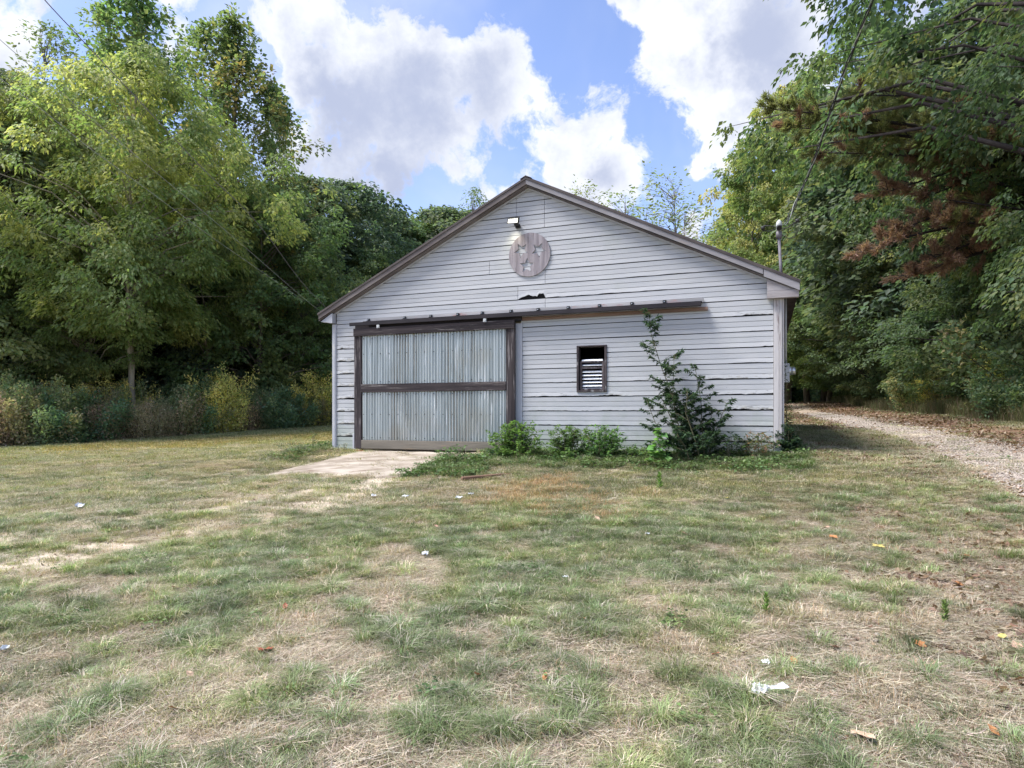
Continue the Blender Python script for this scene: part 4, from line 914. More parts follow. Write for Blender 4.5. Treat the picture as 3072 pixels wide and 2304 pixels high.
def bushy(name, label, px, py0, py1, w, v, seed, base=LG, alt=(.09, .16, .045), leaf=.07, ns=9, npm=95, twig=.28, **kw):
    r = random.Random(seed); st = []
    for k in range(ns):
        a = r.uniform(-1, 1); b = px + a * w * .3; t = px + a * w; top = py1 + (py0 - py1) * (.05 + .5 * abs(a) * r.random()); vv = v + r.uniform(-.18, .18)
        st.append(wl([(b, py0), ((b + t) / 2, (py0 + top) / 2), (t, top)], vv))
    return plant(name, label, st, leaf, npm, base, alt, twig=twig, seed=seed, **kw)
bushy('leafy_bush', 'bright green bush at the right foot of the sliding door', 1590, 1372, 1262, 70, -.75, 11, ns=20)
bushy('leafy_bush', 'green bush below the window, left one of the pair', 1735, 1374, 1274, 55, -.6, 12, ns=15, base=(.05, .10, .03))
bushy('leafy_bush', 'green bush below the window, right one of the pair', 1830, 1374, 1276, 55, -.6, 13, ns=14, base=(.045, .095, .03))
bushy('leafy_weed', 'pale leafy weed in front of the right part of the door', 1425, 1385, 1330, 50, -1.0, 14, ns=10, base=(.06, .10, .045), leaf=.05)
bushy('leafy_weed', 'low leafy weed between the two bushes under the window', 1790, 1378, 1335, 40, -.7, 15, ns=6, base=(.035, .07, .027))
bushy('leafy_weed', 'thin arching weed right of the dark sapling', 2200, 1378, 1300, 38, -.4, 16, ns=6, base=(.04, .07, .032), npm=60)
bushy('leafy_weed', 'reddish thin weed near the right end of the wall', 2275, 1378, 1292, 42, -.4, 17, ns=7, base=(.05, .07, .035), alt=(.12, .08, .05), npm=55, altp=.35)
bushy('leafy_weed', 'low weed filling the gap left of the dark sapling', 1915, 1378, 1335, 44, -.55, 18, ns=8, base=(.04, .075, .03))
bushy('leafy_weed', 'low weed at the foot of the door end beside the bright bush', 1500, 1382, 1348, 45, -.8, 26, ns=8, base=(.03, .06, .027))
bushy('vine', 'dark vine heaped over the right corner of the barn', 2362, 1385, 1270, 30, .1, 19, base=(.018, .036, .018), alt=(.03, .05, .024), ns=14, leaf=.07, cat='vine')
plant('vine', 'thin vine climbing the right corner board of the barn', [[(BW + .10, .1, -.1), (BW + .07, .05, .6), (BW + .06, .05, 1.3), (BW + .05, .05, 1.7)], [(BW + .14, .3, -.1), (BW + .09, .3, .6), (BW + .06, .3, 1.2)]], .05, 90, (.03, .05, .02), (.05, .08, .025), twig=.12, seed=20, cat='vine')
bushy('leafy_weed', 'grey-green weed clump left of the concrete ramp', 955, 1392, 1330, 62, -.7, 21, base=(.075, .095, .06), alt=(.12, .14, .065), ns=14, leaf=.045, npm=130)
bushy('leafy_weed', 'thin tall weed standing left of the barn corner', 965, 1350, 1285, 8, -.2, 22, base=(.06, .085, .035), ns=2, leaf=.05, npm=60, twig=.16)
bushy('leafy_weed', 'grassy green clump at the near left corner of the ramp', 885, 1420, 1385, 45, -1.9, 23, base=(.06, .10, .04), ns=10, leaf=.06)
bushy('leafy_weed', 'small pale weed at the foot of the left corner board', 1040, 1352, 1325, 18, -.25, 24, base=(.09, .11, .075), alt=(.25, .24, .23), ns=5, leaf=.035, npm=90, twig=.1)
bushy('vine', 'dark leaves spreading on the ground right of the barn corner', 2395, 1400, 1345, 50, .1, 25, base=(.018, .032, .018), alt=(.035, .03, .024), ns=14, leaf=.07, cat='vine', altp=.3)

# ------------------------------------------------------------------ grass, litter and stones, scattered as instances
def scatter(name, pts, rot, scl, idx, tint, protos, mat, label=None):
    pc = bpy.data.collections.new(name + '_kinds')
    for k, me in enumerate(protos):
        if not me.materials: me.materials.append(mat)
        pc.objects.link(bpy.data.objects.new('%s_kind_%02d' % (name, k), me))
    n_ = len(pts); me = bpy.data.meshes.new(name); me.vertices.add(n_); me.vertices.foreach_set('co', np.asarray(pts, np.float32).ravel())
    for nm, ty, v in (('rot', 'FLOAT_VECTOR', rot), ('scl', 'FLOAT_VECTOR', scl), ('tint', 'FLOAT_VECTOR', tint)):
        a = me.attributes.new(nm, ty, 'POINT'); a.data.foreach_set('vector', np.asarray(v, np.float32).ravel())
    a = me.attributes.new('idx', 'INT', 'POINT'); a.data.foreach_set('value', np.asarray(idx, np.int32))
    o = mobj(name, me, None, kind='stuff', label=label)
    ng = bpy.data.node_groups.new(name, 'GeometryNodeTree'); ng.interface.new_socket('Geometry', in_out='INPUT', socket_type='NodeSocketGeometry'); ng.interface.new_socket('Geometry', in_out='OUTPUT', socket_type='NodeSocketGeometry')
    gi, go = ng.nodes.new('NodeGroupInput'), ng.nodes.new('NodeGroupOutput'); ip = ng.nodes.new('GeometryNodeInstanceOnPoints'); ci = ng.nodes.new('GeometryNodeCollectionInfo')
    ci.inputs[0].default_value = pc; ci.inputs[1].default_value = True; ci.inputs[2].default_value = True
    def na(nm, ty):
        q = ng.nodes.new('GeometryNodeInputNamedAttribute'); q.data_type = ty; q.inputs[0].default_value = nm; return [s for s in q.outputs if s.enabled][0]
    er = ng.nodes.new('FunctionNodeEulerToRotation')
    L = ng.links.new; L(gi.outputs[0], ip.inputs['Points']); L(ci.outputs[0], ip.inputs['Instance']); ip.inputs['Pick Instance'].default_value = True
    L(na('idx', 'INT'), ip.inputs['Instance Index']); L(na('rot', 'FLOAT_VECTOR'), er.inputs[0]); L(er.outputs[0], ip.inputs['Rotation']); L(na('scl', 'FLOAT_VECTOR'), ip.inputs['Scale']); L(ip.outputs[0], go.inputs[0])
    md = o.modifiers.new('scatter', 'NODES'); md.node_group = ng; return o
# blade material takes a per-instance tint
nt = M_grass.node_tree
ia = NN(nt, 'ShaderNodeAttribute', attribute_name='tint'); ia.attribute_type = 'INSTANCER'
for n_ in list(nt.nodes):
    if n_.bl_idname == 'ShaderNodeMix' and n_.blend_type == 'MULTIPLY' and not n_.inputs[7].is_linked and tuple(round(v, 2) for v in n_.inputs[7].default_value[:3]) == (1.0, 1.0, 1.0):
        nt.links.new(ia.outputs['Vector'], n_.inputs[7])
def blades(seed, n_, R, h0, h1, w, bend, base, alt, altp, flat=0.0, droop=0.0, dist=.8):
    """bent tapering blades: five corners, three faces"""
    r = np.random.default_rng(seed); a = r.uniform(0, 6.28, n_); rr = R * r.random(n_) ** dist; p = np.stack([rr * np.cos(a), rr * np.sin(a), np.zeros(n_) + flat * .025 * r.random(n_)], 1)
    h = (h0 + (h1 - h0) * r.random(n_))[:, None]; az = a + r.normal(0, .9, n_) if not flat else r.uniform(0, 6.28, n_)
    hd = np.stack([np.cos(az), np.sin(az), np.zeros(n_)], 1); up = np.array([0, 0, 1.])
    be = (bend * (.4 + r.random(n_)))[:, None]
    if flat: m_ = p + hd * h * .5 + up * h * .06 * r.random((n_, 1)); t = p + hd * h + np.stack([-hd[:, 1], hd[:, 0], hd[:, 2]], 1) * h * r.normal(0, .22, (n_, 1)) + up * (.004 + .03 * r.random((n_, 1)))
    else: m_ = p + up * h * .58 + hd * h * be * .30; t = p + up * h * (1 - be * .35 - droop) + hd * h * be
    sd_ = np.stack([-np.sin(az), np.cos(az), np.zeros(n_)], 1) * w * (.7 + .6 * r.random((n_, 1)))
    if flat: sd_ = unit(sd_ + up * .3 * w) * w
    V = np.stack([p - sd_ * .5, p + sd_ * .5, m_ + sd_ * .42, m_ - sd_ * .42, t], 1).reshape(-1, 3)
    i = np.arange(n_)[:, None] * 5; Fc = (i[:, :, None] + np.array([[0, 1, 2], [0, 2, 3], [3, 2, 4]])).reshape(-1, 3)
    c = pal(r, n_, base, .2, alt, altp); return mesh_np('blades', V, Fc, M_grass, np.repeat(c, 5, axis=0))
GR, ST = (.23, .26, .135), (.52, .455, .375)
kinds = []
for k in range(5): kinds.append(blades(100 + k, 90, .10, .04, .10, .0032, .7, GR, ST, .16))                 # 0-4 green tuft
for k in range(5): kinds.append(blades(110 + k, 150, .17, .05, .16, .0026, 1, ST, (.28, .22, .16), .3, flat=1))       # 5-9 straw mat
for k in range(5): kinds.append(blades(120 + k, 110, .13, .02, .06, .003, .9, (.245, .265, .145), ST, .40))           # 10-14 short turf
for k in range(4): kinds.append(blades(130 + k, 170, .09, .09, .19, .0034, .95, (.185, .235, .11), ST, .2, droop=.1, dist=1.2))   # 15-18 big tuft
for k in range(3): kinds.append(blades(140 + k, 60, .12, .07, .17, .0026, .8, ST, (.38, .27, .17), .4))               # 19-21 dry upright
for k in range(4): kinds.append(blades(150 + k, 90, .22, .03, .08, .010, .7, (.24, .265, .145), (.40, .36, .24), .35))   # 22-25 coarse, far
for k in range(3): kinds.append(blades(160 + k, 70, .25, .15, .55, .009, .5, (.17, .20, .09), (.32, .26, .17), .45))   # 26-28 tall verge
def rosette(seed, n_, R, lf, base):
    r = np.random.default_rng(seed); a = r.uniform(0, 6.28, n_); rr = R * r.random(n_) ** .6; pos = np.stack([rr * np.cos(a), rr * np.sin(a), .01 + .07 * r.random(n_)], 1); az = r.uniform(0, 6.28, n_)
    dv = np.stack([np.cos(az), np.sin(az), r.uniform(-.1, .6, n_)], 1); return leaves_mesh('weed_leaves', pos, dv, unit(np.array([0, 0, 1.]) + r.normal(0, .35, (n_, 3))), lf * (.5 + r.random(n_)), pal(r, n_, base, .2), M_grass, .36)
for k in range(4): kinds.append(rosette(180 + k, 60, .12, .030, (.11, .17, .065)))      # 29-32 low broad-leaved weeds
def rand_in_view(n_, d0, d1, wide=1.0, px0=-90, px1=3170, powr=1.0):
    d = d0 + (d1 - d0) * rng.random(n_) ** powr; px = px0 + (px1 - px0) * rng.random(n_); return (px - 1536) / F * d * wide, d
GX, GY, GI, GS, GT = [], [], [], [], []
def put(x, y, idx, s, t): GX.append(x); GY.append(y); GI.append(idx); GS.append(s); GT.append(t)
def inside(x, y):
    dx, dy = x - A0[0], y - A0[1]; uu = dx * bx[0] + dy * bx[1]; vv = dx * by[0] + dy * by[1]
    return ((uu > -.03) & (uu < BW + .03) & (vv > -.04) & (vv < BD + .05))
def layer(n_, d0, d1, kind0, nk, prob, s0, s1, tintf, wide=1.02, powr=1.0, px0=-90, px1=3170):
    x, y = rand_in_view(n_, d0, d1, wide, px0, px1, powr); f = fields(x, y); p = prob(x, y, f)
    k = (rng.random(n_) < p) & ~inside(x, y) & ~(apron(x, y) & (rng.random(n_) < .96)); x, y = x[k], y[k]; f = tuple(a[k] for a in f); m_ = len(x)
    put(x, y, kind0 + rng.integers(0, nk, m_), s0 + (s1 - s0) * rng.random(m_), tintf(x, y, f, m_))
def onroad(f): return (f[3] > .1) & (f[3] < RW - .2)
def offr(f): return 1 - .97 * onroad(f)
def tg_(x, y, f, m_):   # green tint varies over the lawn
    a = fbm(x, y, .5, 3, 91)[:, None]; b = fbm(x, y, 1.7, 3, 92)[:, None]
    t = np.array([1.0, 1, 1]) * (1 - a) + np.array([.93, .98, 1.06]) * a
    t = t * (.8 + .4 * b); w_ = ss(b, .5, .62); t = t * (1 - w_ * .3) + np.array([1.4, 1.25, .9]) * w_ * .3
    return t * (1 + rng.normal(0, .20, (m_, 1)))
def ts_(x, y, f, m_): return np.array([1., 1, 1]) * (1 + rng.normal(0, .13, (m_, 1))) * (.85 + .3 * fbm(x, y, .8, 3, 95)[:, None])
G, BA, LI, LA, FA, FO, N3 = range(7)
# powr .5 would be even per area; the near strip gets more
layer(16000, 2.3, 9, 5, 5, lambda x, y, f: (1 - .72 * f[G]) * (1 - .9 * f[BA]) * offr(f), .7, 1.35, ts_, powr=.62)
layer(17000, 2.3, 9, 0, 5, lambda x, y, f: f[G] * (1 - .96 * f[BA]) * (1 - .6 * f[LI]) * offr(f) + .05, .6, 1.25, tg_, powr=.62)
layer(12000, 2.3, 9, 10, 5, lambda x, y, f: (.30 + .6 * f[G]) * (1 - .92 * f[BA]) * (1 - .5 * f[LI]) * offr(f), .7, 1.4, tg_, powr=.62)
layer(4200, 2.4, 9, 15, 4, lambda x, y, f: (.10 + .9 * f[G]) * (1 - f[BA]) * offr(f), .55, 1.15, tg_, powr=.6)
layer(1100, 2.4, 13, 29, 4, lambda x, y, f: .5 * f[G] * (1 - f[BA]) * offr(f), .4, 1.0, tg_, powr=.65)
layer(2600, 2.4, 10, 19, 3, lambda x, y, f: .45 * (1 - .9 * f[BA]) * (1 - .6 * f[G]) * offr(f), .5, 1.1, ts_, powr=.6)
layer(1500, 7.4, 10.9, 19, 3, lambda x, y, f: .8 * ss(1.1 - np.hypot((x - .6) / 1.3, (y - 9.0) / 1.5) + (fbm(x, y, 1.5, 3, 71) - .5) * 1.6, 0, .6), .8, 1.3, lambda x, y, f, m_: np.array([.95, .78, .6]) * (1 + rng.normal(0, .12, (m_, 1))), px0=1300, px1=2000)
layer(26000, 8, 17, 10, 5, lambda x, y, f: (.25 + .75 * f[G]) * (1 - .92 * f[BA]) * (1 - .6 * f[LI]) * offr(f), 1.1, 2.0, tg_, powr=.75)
layer(13000, 8, 17, 0, 5, lambda x, y, f: (.15 + .7 * f[G]) * (1 - .9 * f[BA]) * (1 - .6 * f[LI]) * offr(f) * (1 - .5 * f[FA]), .9, 1.6, tg_, powr=.75)
layer(14000, 8, 17, 5, 5, lambda x, y, f: (1 - .7 * f[G]) * (1 - .93 * f[BA]) * offr(f), 1.1, 1.9, ts_, powr=.75)
def tf_(x, y, f, m_):
    w_ = ss(fbm(x, y, .28, 3, 97), .40, .62)[:, None]; return (np.array([1.12, 1.12, 1.0]) * (1 - w_) + np.array([1.35, 1.15, .9]) * w_) * (1 + rng.normal(0, .10, (m_, 1)))
layer(15000, 14, 31, 22, 4, lambda x, y, f: offr(f) * (.9 - .3 * (f[LI] > .3)), .7, 1.5, tf_, powr=.8, px0=-200, px1=1100)
layer(9000, 12, 46, 22, 4, lambda x, y, f: offr(f) * (.9 - .5 * f[LI]), .7, 1.5, tg_, powr=.8, px0=2250, px1=3170)
# tall fringe at the wood's edge and on the verge
lx, ly = [], []
for _ in range(2200):
    t = random.random(); xd = -60 + 790 * t; d = 19.0 + 9.4 * t + random.uniform(-.7, 1.2); lx.append((xd - 1106) / 1411 * d); ly.append(d)
for _ in range(1500):
    y = 9 + 38 * random.random() ** 1.2; x, _q = beside(y, RW + .8 + random.uniform(0, 2.0)); lx.append(x); ly.append(y)
lx, ly = np.array(lx), np.array(ly); put(lx, ly, 26 + rng.integers(0, 3, len(lx)), .7 + .7 * rng.random(len(lx)), np.tile([.9, .9, .9], (len(lx), 1)) * (1 + rng.normal(0, .15, (len(lx), 1))))
# grass growing up along the barn foot
for (ua, ub, va, vb, n_) in ((3.9, BW + .4, -1.5, -.05, 1500), (3.2, 4.6, -2.4, -1.0, 300), (-.9, .1, -1.4, .4, 160)):
    uu = ua + (ub - ua) * rng.random(n_); vv = va + (vb - va) * rng.random(n_) ** .7; x = A0[0] + bx[0] * uu + by[0] * vv; y = A0[1] + bx[1] * uu + by[1] * vv
    wz_ = rng.random(n_); put(x, y, np.where(wz_ < .2, 15 + rng.integers(0, 4, n_), np.where(wz_ < .65, 29 + rng.integers(0, 4, n_), rng.integers(0, 5, n_))), .7 + 1.1 * rng.random(n_) ** 1.5, np.tile([.85, .9, .85], (n_, 1)) * (1 + rng.normal(0, .12, (n_, 1))))
gx, gy, gidx, gs, gt = np.concatenate(GX), np.concatenate(GY), np.concatenate(GI), np.concatenate(GS), np.concatenate(GT)
N_ = len(gx); rot = np.stack([rng.normal(0, .06, N_), rng.normal(0, .06, N_), rng.uniform(0, 6.28, N_)], 1)
scl = np.stack([gs, gs, gs * (.8 + .4 * rng.random(N_)) * np.where(gidx >= 26, 1, .74)], 1)
scatter('grass', np.stack([gx, gy, gz(gx, gy) - .004], 1), rot, scl, gidx, gt, kinds, M_grass)
print('grass instances', N_)

# dead leaf litter
def litter_leaf(seed, c):
    r = np.random.default_rng(seed); k = 7; a = np.linspace(0, 2 * np.pi, k, endpoint=False); rr = (.5 + .5 * r.random(k)) * (.62 + .38 * np.abs(np.cos(a))); V = np.stack([rr * np.cos(a) * .06, rr * np.sin(a) * .04, .012 * r.random(k) + .01 * np.cos(2 * a)], 1)
    V = np.concatenate([[[0, 0, .002]], V]); Fc = np.array([[0, i + 1, (i + 1) % k + 1] for i in range(k)]); return mesh_np('litter_leaf', V, Fc, M_grass, np.tile(np.array(c), (len(V), 1)))
lk = [litter_leaf(k, c) for k, c in enumerate([(.17, .11, .078), (.23, .155, .11), (.12, .082, .065), (.28, .20, .145), (.19, .115, .075), (.32, .26, .20)])]
n_ = 70000; d = 3 + 42 * rng.random(n_) ** 1.25; la = -1.9 + (RW + 4.6) * rng.random(n_)
ixs = np.searchsorted(lnv[:, 1], d).clip(0, 299); x = lnv[ixs, 0] + la * 1.05; f = fields(x, d)
gm = ss(1.3 - np.abs(f[3] - .85) * 1.2, 0, .9)
pr_ = np.clip(f[2] * .9 + .14 * (f[3] > 0) + .5 * ss(.9 - np.abs(f[3] - 1.9), 0, .6), 0, 1) * (1 - .93 * gm) * np.where(f[3] > RW + .3, .15, 1)
k = (rng.random(n_) < pr_) & ~inside(x, d); x1, y1 = x[k], d[k]
n2_ = 2200; x2, y2 = rand_in_view(n2_, 2.4, 12, 1.0); xq, yq = rand_in_view(1500, 2.6, 9, 1.0, 2450, 3170); x2, y2 = np.concatenate([x2, xq]), np.concatenate([y2, yq]); k2 = ~apron(x2, y2) & ~inside(x2, y2); x2, y2 = x2[k2], y2[k2]
uu = BW + .05 + 2.2 * rng.random(900); vv = -1.4 + 2.6 * rng.random(900); x3 = A0[0] + bx[0] * uu + by[0] * vv; y3 = A0[1] + bx[1] * uu + by[1] * vv
x4 = rng.uniform(-18, -5, 600); y4 = 19 + (x4 + 16) * .7 + rng.normal(0, 1.0, 600)
xx, yy = np.concatenate([x1, x2, x3, x4]), np.concatenate([y1, y2, y3, y4]); m_ = len(xx)
rot = np.stack([rng.normal(0, .35, m_), rng.normal(0, .35, m_), rng.uniform(0, 6.28, m_)], 1); s = (.55 + .8 * rng.random(m_)) * (.8 + .02 * yy)
s[len(x1):len(x1) + len(x2)] *= .55
scatter('leaf_litter', np.stack([xx, yy, gz(xx, yy) + .018], 1), rot, np.stack([s] * 3, 1), rng.integers(0, 6, m_), np.ones((m_, 3)) * (1 + rng.normal(0, .15, (m_, 1))), lk, M_grass)
print('litter', m_)
# loose stones of the drive
def stone(seed):
    r = np.random.default_rng(seed); bm = bmesh.new(); bmesh.ops.create_icosphere(bm, subdivisions=1, radius=.5)
    for v in bm.verts: v.co = Vector((v.co.x * (.8 + .4 * r.random()), v.co.y * (.6 + .4 * r.random()), v.co.z * .55))
    me = bpy.data.meshes.new('stone'); bm.to_mesh(me); bm.free(); c = me.color_attributes.new('col', 'FLOAT_COLOR', 'POINT'); v = .20 + .22 * r.random(); c.data.foreach_set('color', np.tile([v, v * .87, v * .76, 1], len(me.vertices)).astype(np.float32)); return me
sk = [stone(k) for k in range(8)]; M_stone = mat_leaf('stone', transl=.0, var=0, rough=.9)
nt = M_stone.node_tree; ia = NN(nt, 'ShaderNodeAttribute', attribute_name='tint'); ia.attribute_type = 'INSTANCER'
for q in list(nt.nodes):
    if q.bl_idname == 'ShaderNodeMix' and q.blend_type == 'MULTIPLY' and not q.inputs[7].is_linked and q.inputs[7].default_value[2] == 1.0: nt.links.new(ia.outputs['Vector'], q.inputs[7])
n_ = 38000; d = 5 + 26 * rng.random(n_) ** 1.7; ixs = np.searchsorted(lnv[:, 1], d).clip(0, 299); la = rng.normal(.8, .5, n_); x = lnv[ixs, 0] + la * 1.05
k = (la > -.5) & (la < 2.4); x, d = x[k], d[k]
xa, ya = rand_in_view(500, 2.5, 9); x = np.concatenate([x, xa]); d = np.concatenate([d, ya]); m_ = len(x)
s = .016 + .028 * rng.random(m_) ** 2 + .0006 * d
scatter('gravel', np.stack([x, d, gz(x, d) + .016], 1), np.stack([rng.normal(0, .3, m_)] * 2 + [rng.uniform(0, 6.28, m_)], 1), np.stack([s] * 3, 1), rng.integers(0, 8, m_), np.array([1, 1, 1.]) * (.8 + .4 * rng.random((m_, 1))), sk, M_stone)
# ------------------------------------------------------------------ things on and around the barn
# round plaque with three star cut-outs
cu, cz_ = wu(1589.7), wz(1589.7, 765); RR = .437
pl = empty('plaque', bw(cu, -.036, cz_), BROT, label='round weathered wood plaque with three star cut-outs, high on the gable', cat='plaque')
bm = bmesh.new(); ed = []
def loop(pts):
    vs = [bm.verts.new((x, 0, z)) for x, z in pts]
    for i in range(len(vs)): ed.append(bm.edges.new((vs[i], vs[(i + 1) % len(vs)])))
loop([(RR * math.cos(2 * math.pi * k / 72), RR * math.sin(2 * math.pi * k / 72)) for k in range(72)])
def star(cx, cz, r, a0): return [((cx + (r if k % 2 == 0 else r * .44) * math.cos(math.radians(a0 + 36 * k))), (cz + (r if k % 2 == 0 else r * .44) * math.sin(math.radians(a0 + 36 * k)))) for k in range(10)]
sc_ = sx(1590)
for px, py, a0 in ((1566, 750, 47), (1617, 753.5, -84), (1582.5, 797, 88)):
    loop(star((px - 1589.7) / sc_ / bx[0], (765 - py) / sc_, .158, a0))
bmesh.ops.triangle_fill(bm, use_beauty=True, edges=ed)
ext = bmesh.ops.extrude_face_region(bm, geom=bm.faces[:]); bmesh.ops.translate(bm, verts=[v for v in ext['geom'] if isinstance(v, bmesh.types.BMVert)], vec=(0, .014, 0))
bmesh.ops.recalc_face_normals(bm, faces=bm.faces); me = bpy.data.meshes.new('disc'); bm.to_mesh(me); bm.free(); mobj('disc', me, M_plaque, pl)
b_ = MB(); 
for a in (60, 180, 300): b_.tube([(RR * .8 * math.cos(math.radians(a)), .0145, RR * .8 * math.sin(math.radians(a))), (RR * .8 * math.cos(math.radians(a)), .024, RR * .8 * math.sin(math.radians(a)))], .02, 6)
b_.build('spacer', M_iron, pl)

# flood light
fu, fz = wu(1549), wz(1549, 672)
fl = empty('flood_light', bw(fu, -.03, fz), BROT, label='small lit black flood light above the round plaque', cat='lamp')
tilt = math.radians(26)
def fr(p):   # head frame: tilts down
    x, y, z = p; return (x, y * math.cos(tilt) - z * math.sin(tilt) - .15, y * math.sin(tilt) + z * math.cos(tilt) + .02)
hd = MB(); hd.add([fr(p) for p in [(-.14, -.02, -.045), (.11, -.02, -.06), (.11, .03, -.06), (-.14, .03, -.045), (-.10, -.02, .055), (.14, -.02, .05), (.14, .03, .05), (-.10, .03, .055)]],
    [(0, 3, 2, 1), (4, 5, 6, 7), (0, 1, 5, 4), (1, 2, 6, 5), (2, 3, 7, 6), (3, 0, 4, 7)]); hd.build('housing', M_iron, fl, bevel=.006)
m, nt, b = newmat('lit_lens'); b.inputs['Base Color'].default_value = (.9, .9, .85, 1); b.inputs['Emission Color'].default_value = (1, .95, .8, 1); b.inputs['Emission Strength'].default_value = .8
MB().add([fr(p) for p in [(-.115, -.024, -.034), (.092, -.024, -.046), (.115, -.024, .036), (-.085, -.024, .04), (-.115, -.030, -.034), (.092, -.030, -.046), (.115, -.030, .036), (-.085, -.030, .04)]],
    [(0, 3, 2, 1), (4, 5, 6, 7), (0, 1, 5, 4), (1, 2, 6, 5), (2, 3, 7, 6), (3, 0, 4, 7)]).build('lens', m, fl)
MB().box((-.0, -.11, -.07), (.09, .0, -.02)).box((.0, -.04, -.10), (.10, .015, -.05)).tube([(.045, -.09, -.03), (.045, -.14, .0)], .015, 6).build('mount', M_iron, fl, bevel=.004)
sl = bpy.data.lights.new('flood_lamp', 'SPOT'); sl.energy = 4; sl.color = (1, .9, .6); sl.spot_size = math.radians(95); sl.spot_blend = .9; sl.shadow_soft_size = .06
slo = bpy.data.objects.new('flood_lamp', sl); COL.objects.link(slo); slo.parent = fl; slo.location = (-.0, -.20, -.10); slo.rotation_euler = Vector((0, -.55, 1)).to_track_quat('Z', 'Y').to_euler()

# service mast at the right eave, with its weather head and loops
M_mast = mat_rough('mast_grey', (.11, .10, .12), (.17, .16, .18), 6, .6, bump=.1); mu, mv = wu(2341), .35
def ray_local(px, py, v):
    """point of the barn frame at depth v behind the wall that shows at this pixel"""
    d = np.array([(px - 1536) / F, 1.0]); # solve d*t = A0 + bx*u + by*v
    Mx = np.array([[d[0], -bx[0]], [d[1], -bx[1]]]); t, u = np.linalg.solve(Mx, A0 + by * v); return u, EYE + (HZ - py) / F * t - BZ, t
mu, mz, mt = ray_local(2337, 712, mv); mu2, mzb, _ = ray_local(2347, 860, mv)
org = bw(mu2, mv, roof_z(mu2) - .05); ms = empty('service_mast', org, BROT, label='grey conduit mast with weather head rising from the right eave', cat='mast')
T = lambda u, z, v=0: (u - mu2, v, z - (roof_z(mu2) - .05))
MB().tube([T(mu2, roof_z(mu2) - .3), T(mu, mz)], .026, 12).build('conduit', M_mast, ms, smooth=True)
MB().tube([T(mu, mz - .02), T(mu, mz + .10)], .052, 10).build('coupling', M_mast, ms, smooth=True)
hb = MB(); hb.tube([T(mu, mz + .10, 0), T(mu, mz + .16, -.02), T(mu, mz + .22, -.05), T(mu, mz + .27, -.05), T(mu, mz + .30, -.05)], [.036, .05, .052, .04, .012], 12); hb.build('weather_head', M_greybox, ms, smooth=True)
MB().tube([T(mu + .0, mz + .13, -.12), T(mu, mz + .18, -.04)], [.045, .05], 10).build('head_opening', M_iron, ms)
lp = MB(); a, c_ = mu - .27, mu + .30
lp.tube([T(mu - .06, mz + .13, -.1), T(mu - .17, mz + .10, -.1), T(a, mz + .12, -.1), T(a - .03, mz + .17, -.1), T(a + .02, mz + .21, -.1), T(mu - .13, mz + .19, -.1), T(mu - .06, mz + .16, -.1)], .009, 6)
lp.tube([T(mu + .06, mz + .13, -.1), T(mu + .14, mz + .13, -.1), T(mu + .22, mz + .19, -.1), T(c_, mz + .23, -.1)], .009, 6)
lp.tube([T(mu + .05, mz + .02, -.08), T(mu + .16, mz - .06, -.08), T(mu + .24, mz - .05, -.08), T(mu + .30, mz + .03, -.08), T(mu + .29, mz + .07, -.08)], .006, 6)
lp.build('drip_loop', M_cable, ms, smooth=True)
for u_, z_ in ((a, mz + .165), (c_, mz + .235)): MB().tube([T(u_ - .03, z_, -.1), T(u_ + .03, z_ + .01, -.1)], [.035, .035], 8).build('connector', M_cable, ms, smooth=True)
# twisted service drop
hw = bw(mu + .08, mv - .06, mz + .15)
pts_px = [(2348, 690), (2400, 580), (2440, 490), (2480, 370), (2530, 220), (2590, 70), (2640, -60), (2720, -260)]
ds = [hw.y, 12.2, 11.8, 11.2, 10.5, 9.7, 9.0, 8.0]
ctr = [hw] + [P(px, py, d) for (px, py), d in zip(pts_px[1:], ds[1:])]
def smooth_pts(c, n_):
    t = np.linspace(0, len(c) - 1, n_); A = np.array([list(p) for p in c]); k = np.arange(len(c))
    cs = np.stack([np.interp(t, k, A[:, j]) for j in range(3)], 1); w = max(3, n_ // len(c) // 2 * 2 + 1); pad = np.pad(cs, ((w // 2, w // 2), (0, 0)), 'edge')
    return np.stack([np.convolve(pad[:, j], np.ones(w) / w, 'valid') for j in range(3)], 1)
cs = smooth_pts(ctr, 260); tw = np.linspace(0, 1, 260); sd_o = empty('service_drop_cable', hw, 0, label='twisted overhead cable sweeping from the mast to the top right', cat='cable')
for k, (mm, rad, of) in enumerate([(M_cable, .010, .018), (M_cable, .010, .018), (M_cablepale, .006, .014)]):
    ph = np.linspace(0, 46, 260) + k * 2.1; p = cs + np.stack([np.cos(ph), 0 * ph, np.sin(ph)], 1) * (of * (1 + 1.2 * np.exp(-tw * 14)))[:, None]
    MB().tube([Vector(q) - hw for q in p], rad, 5).build('strand', mm, sd_o, smooth=True)
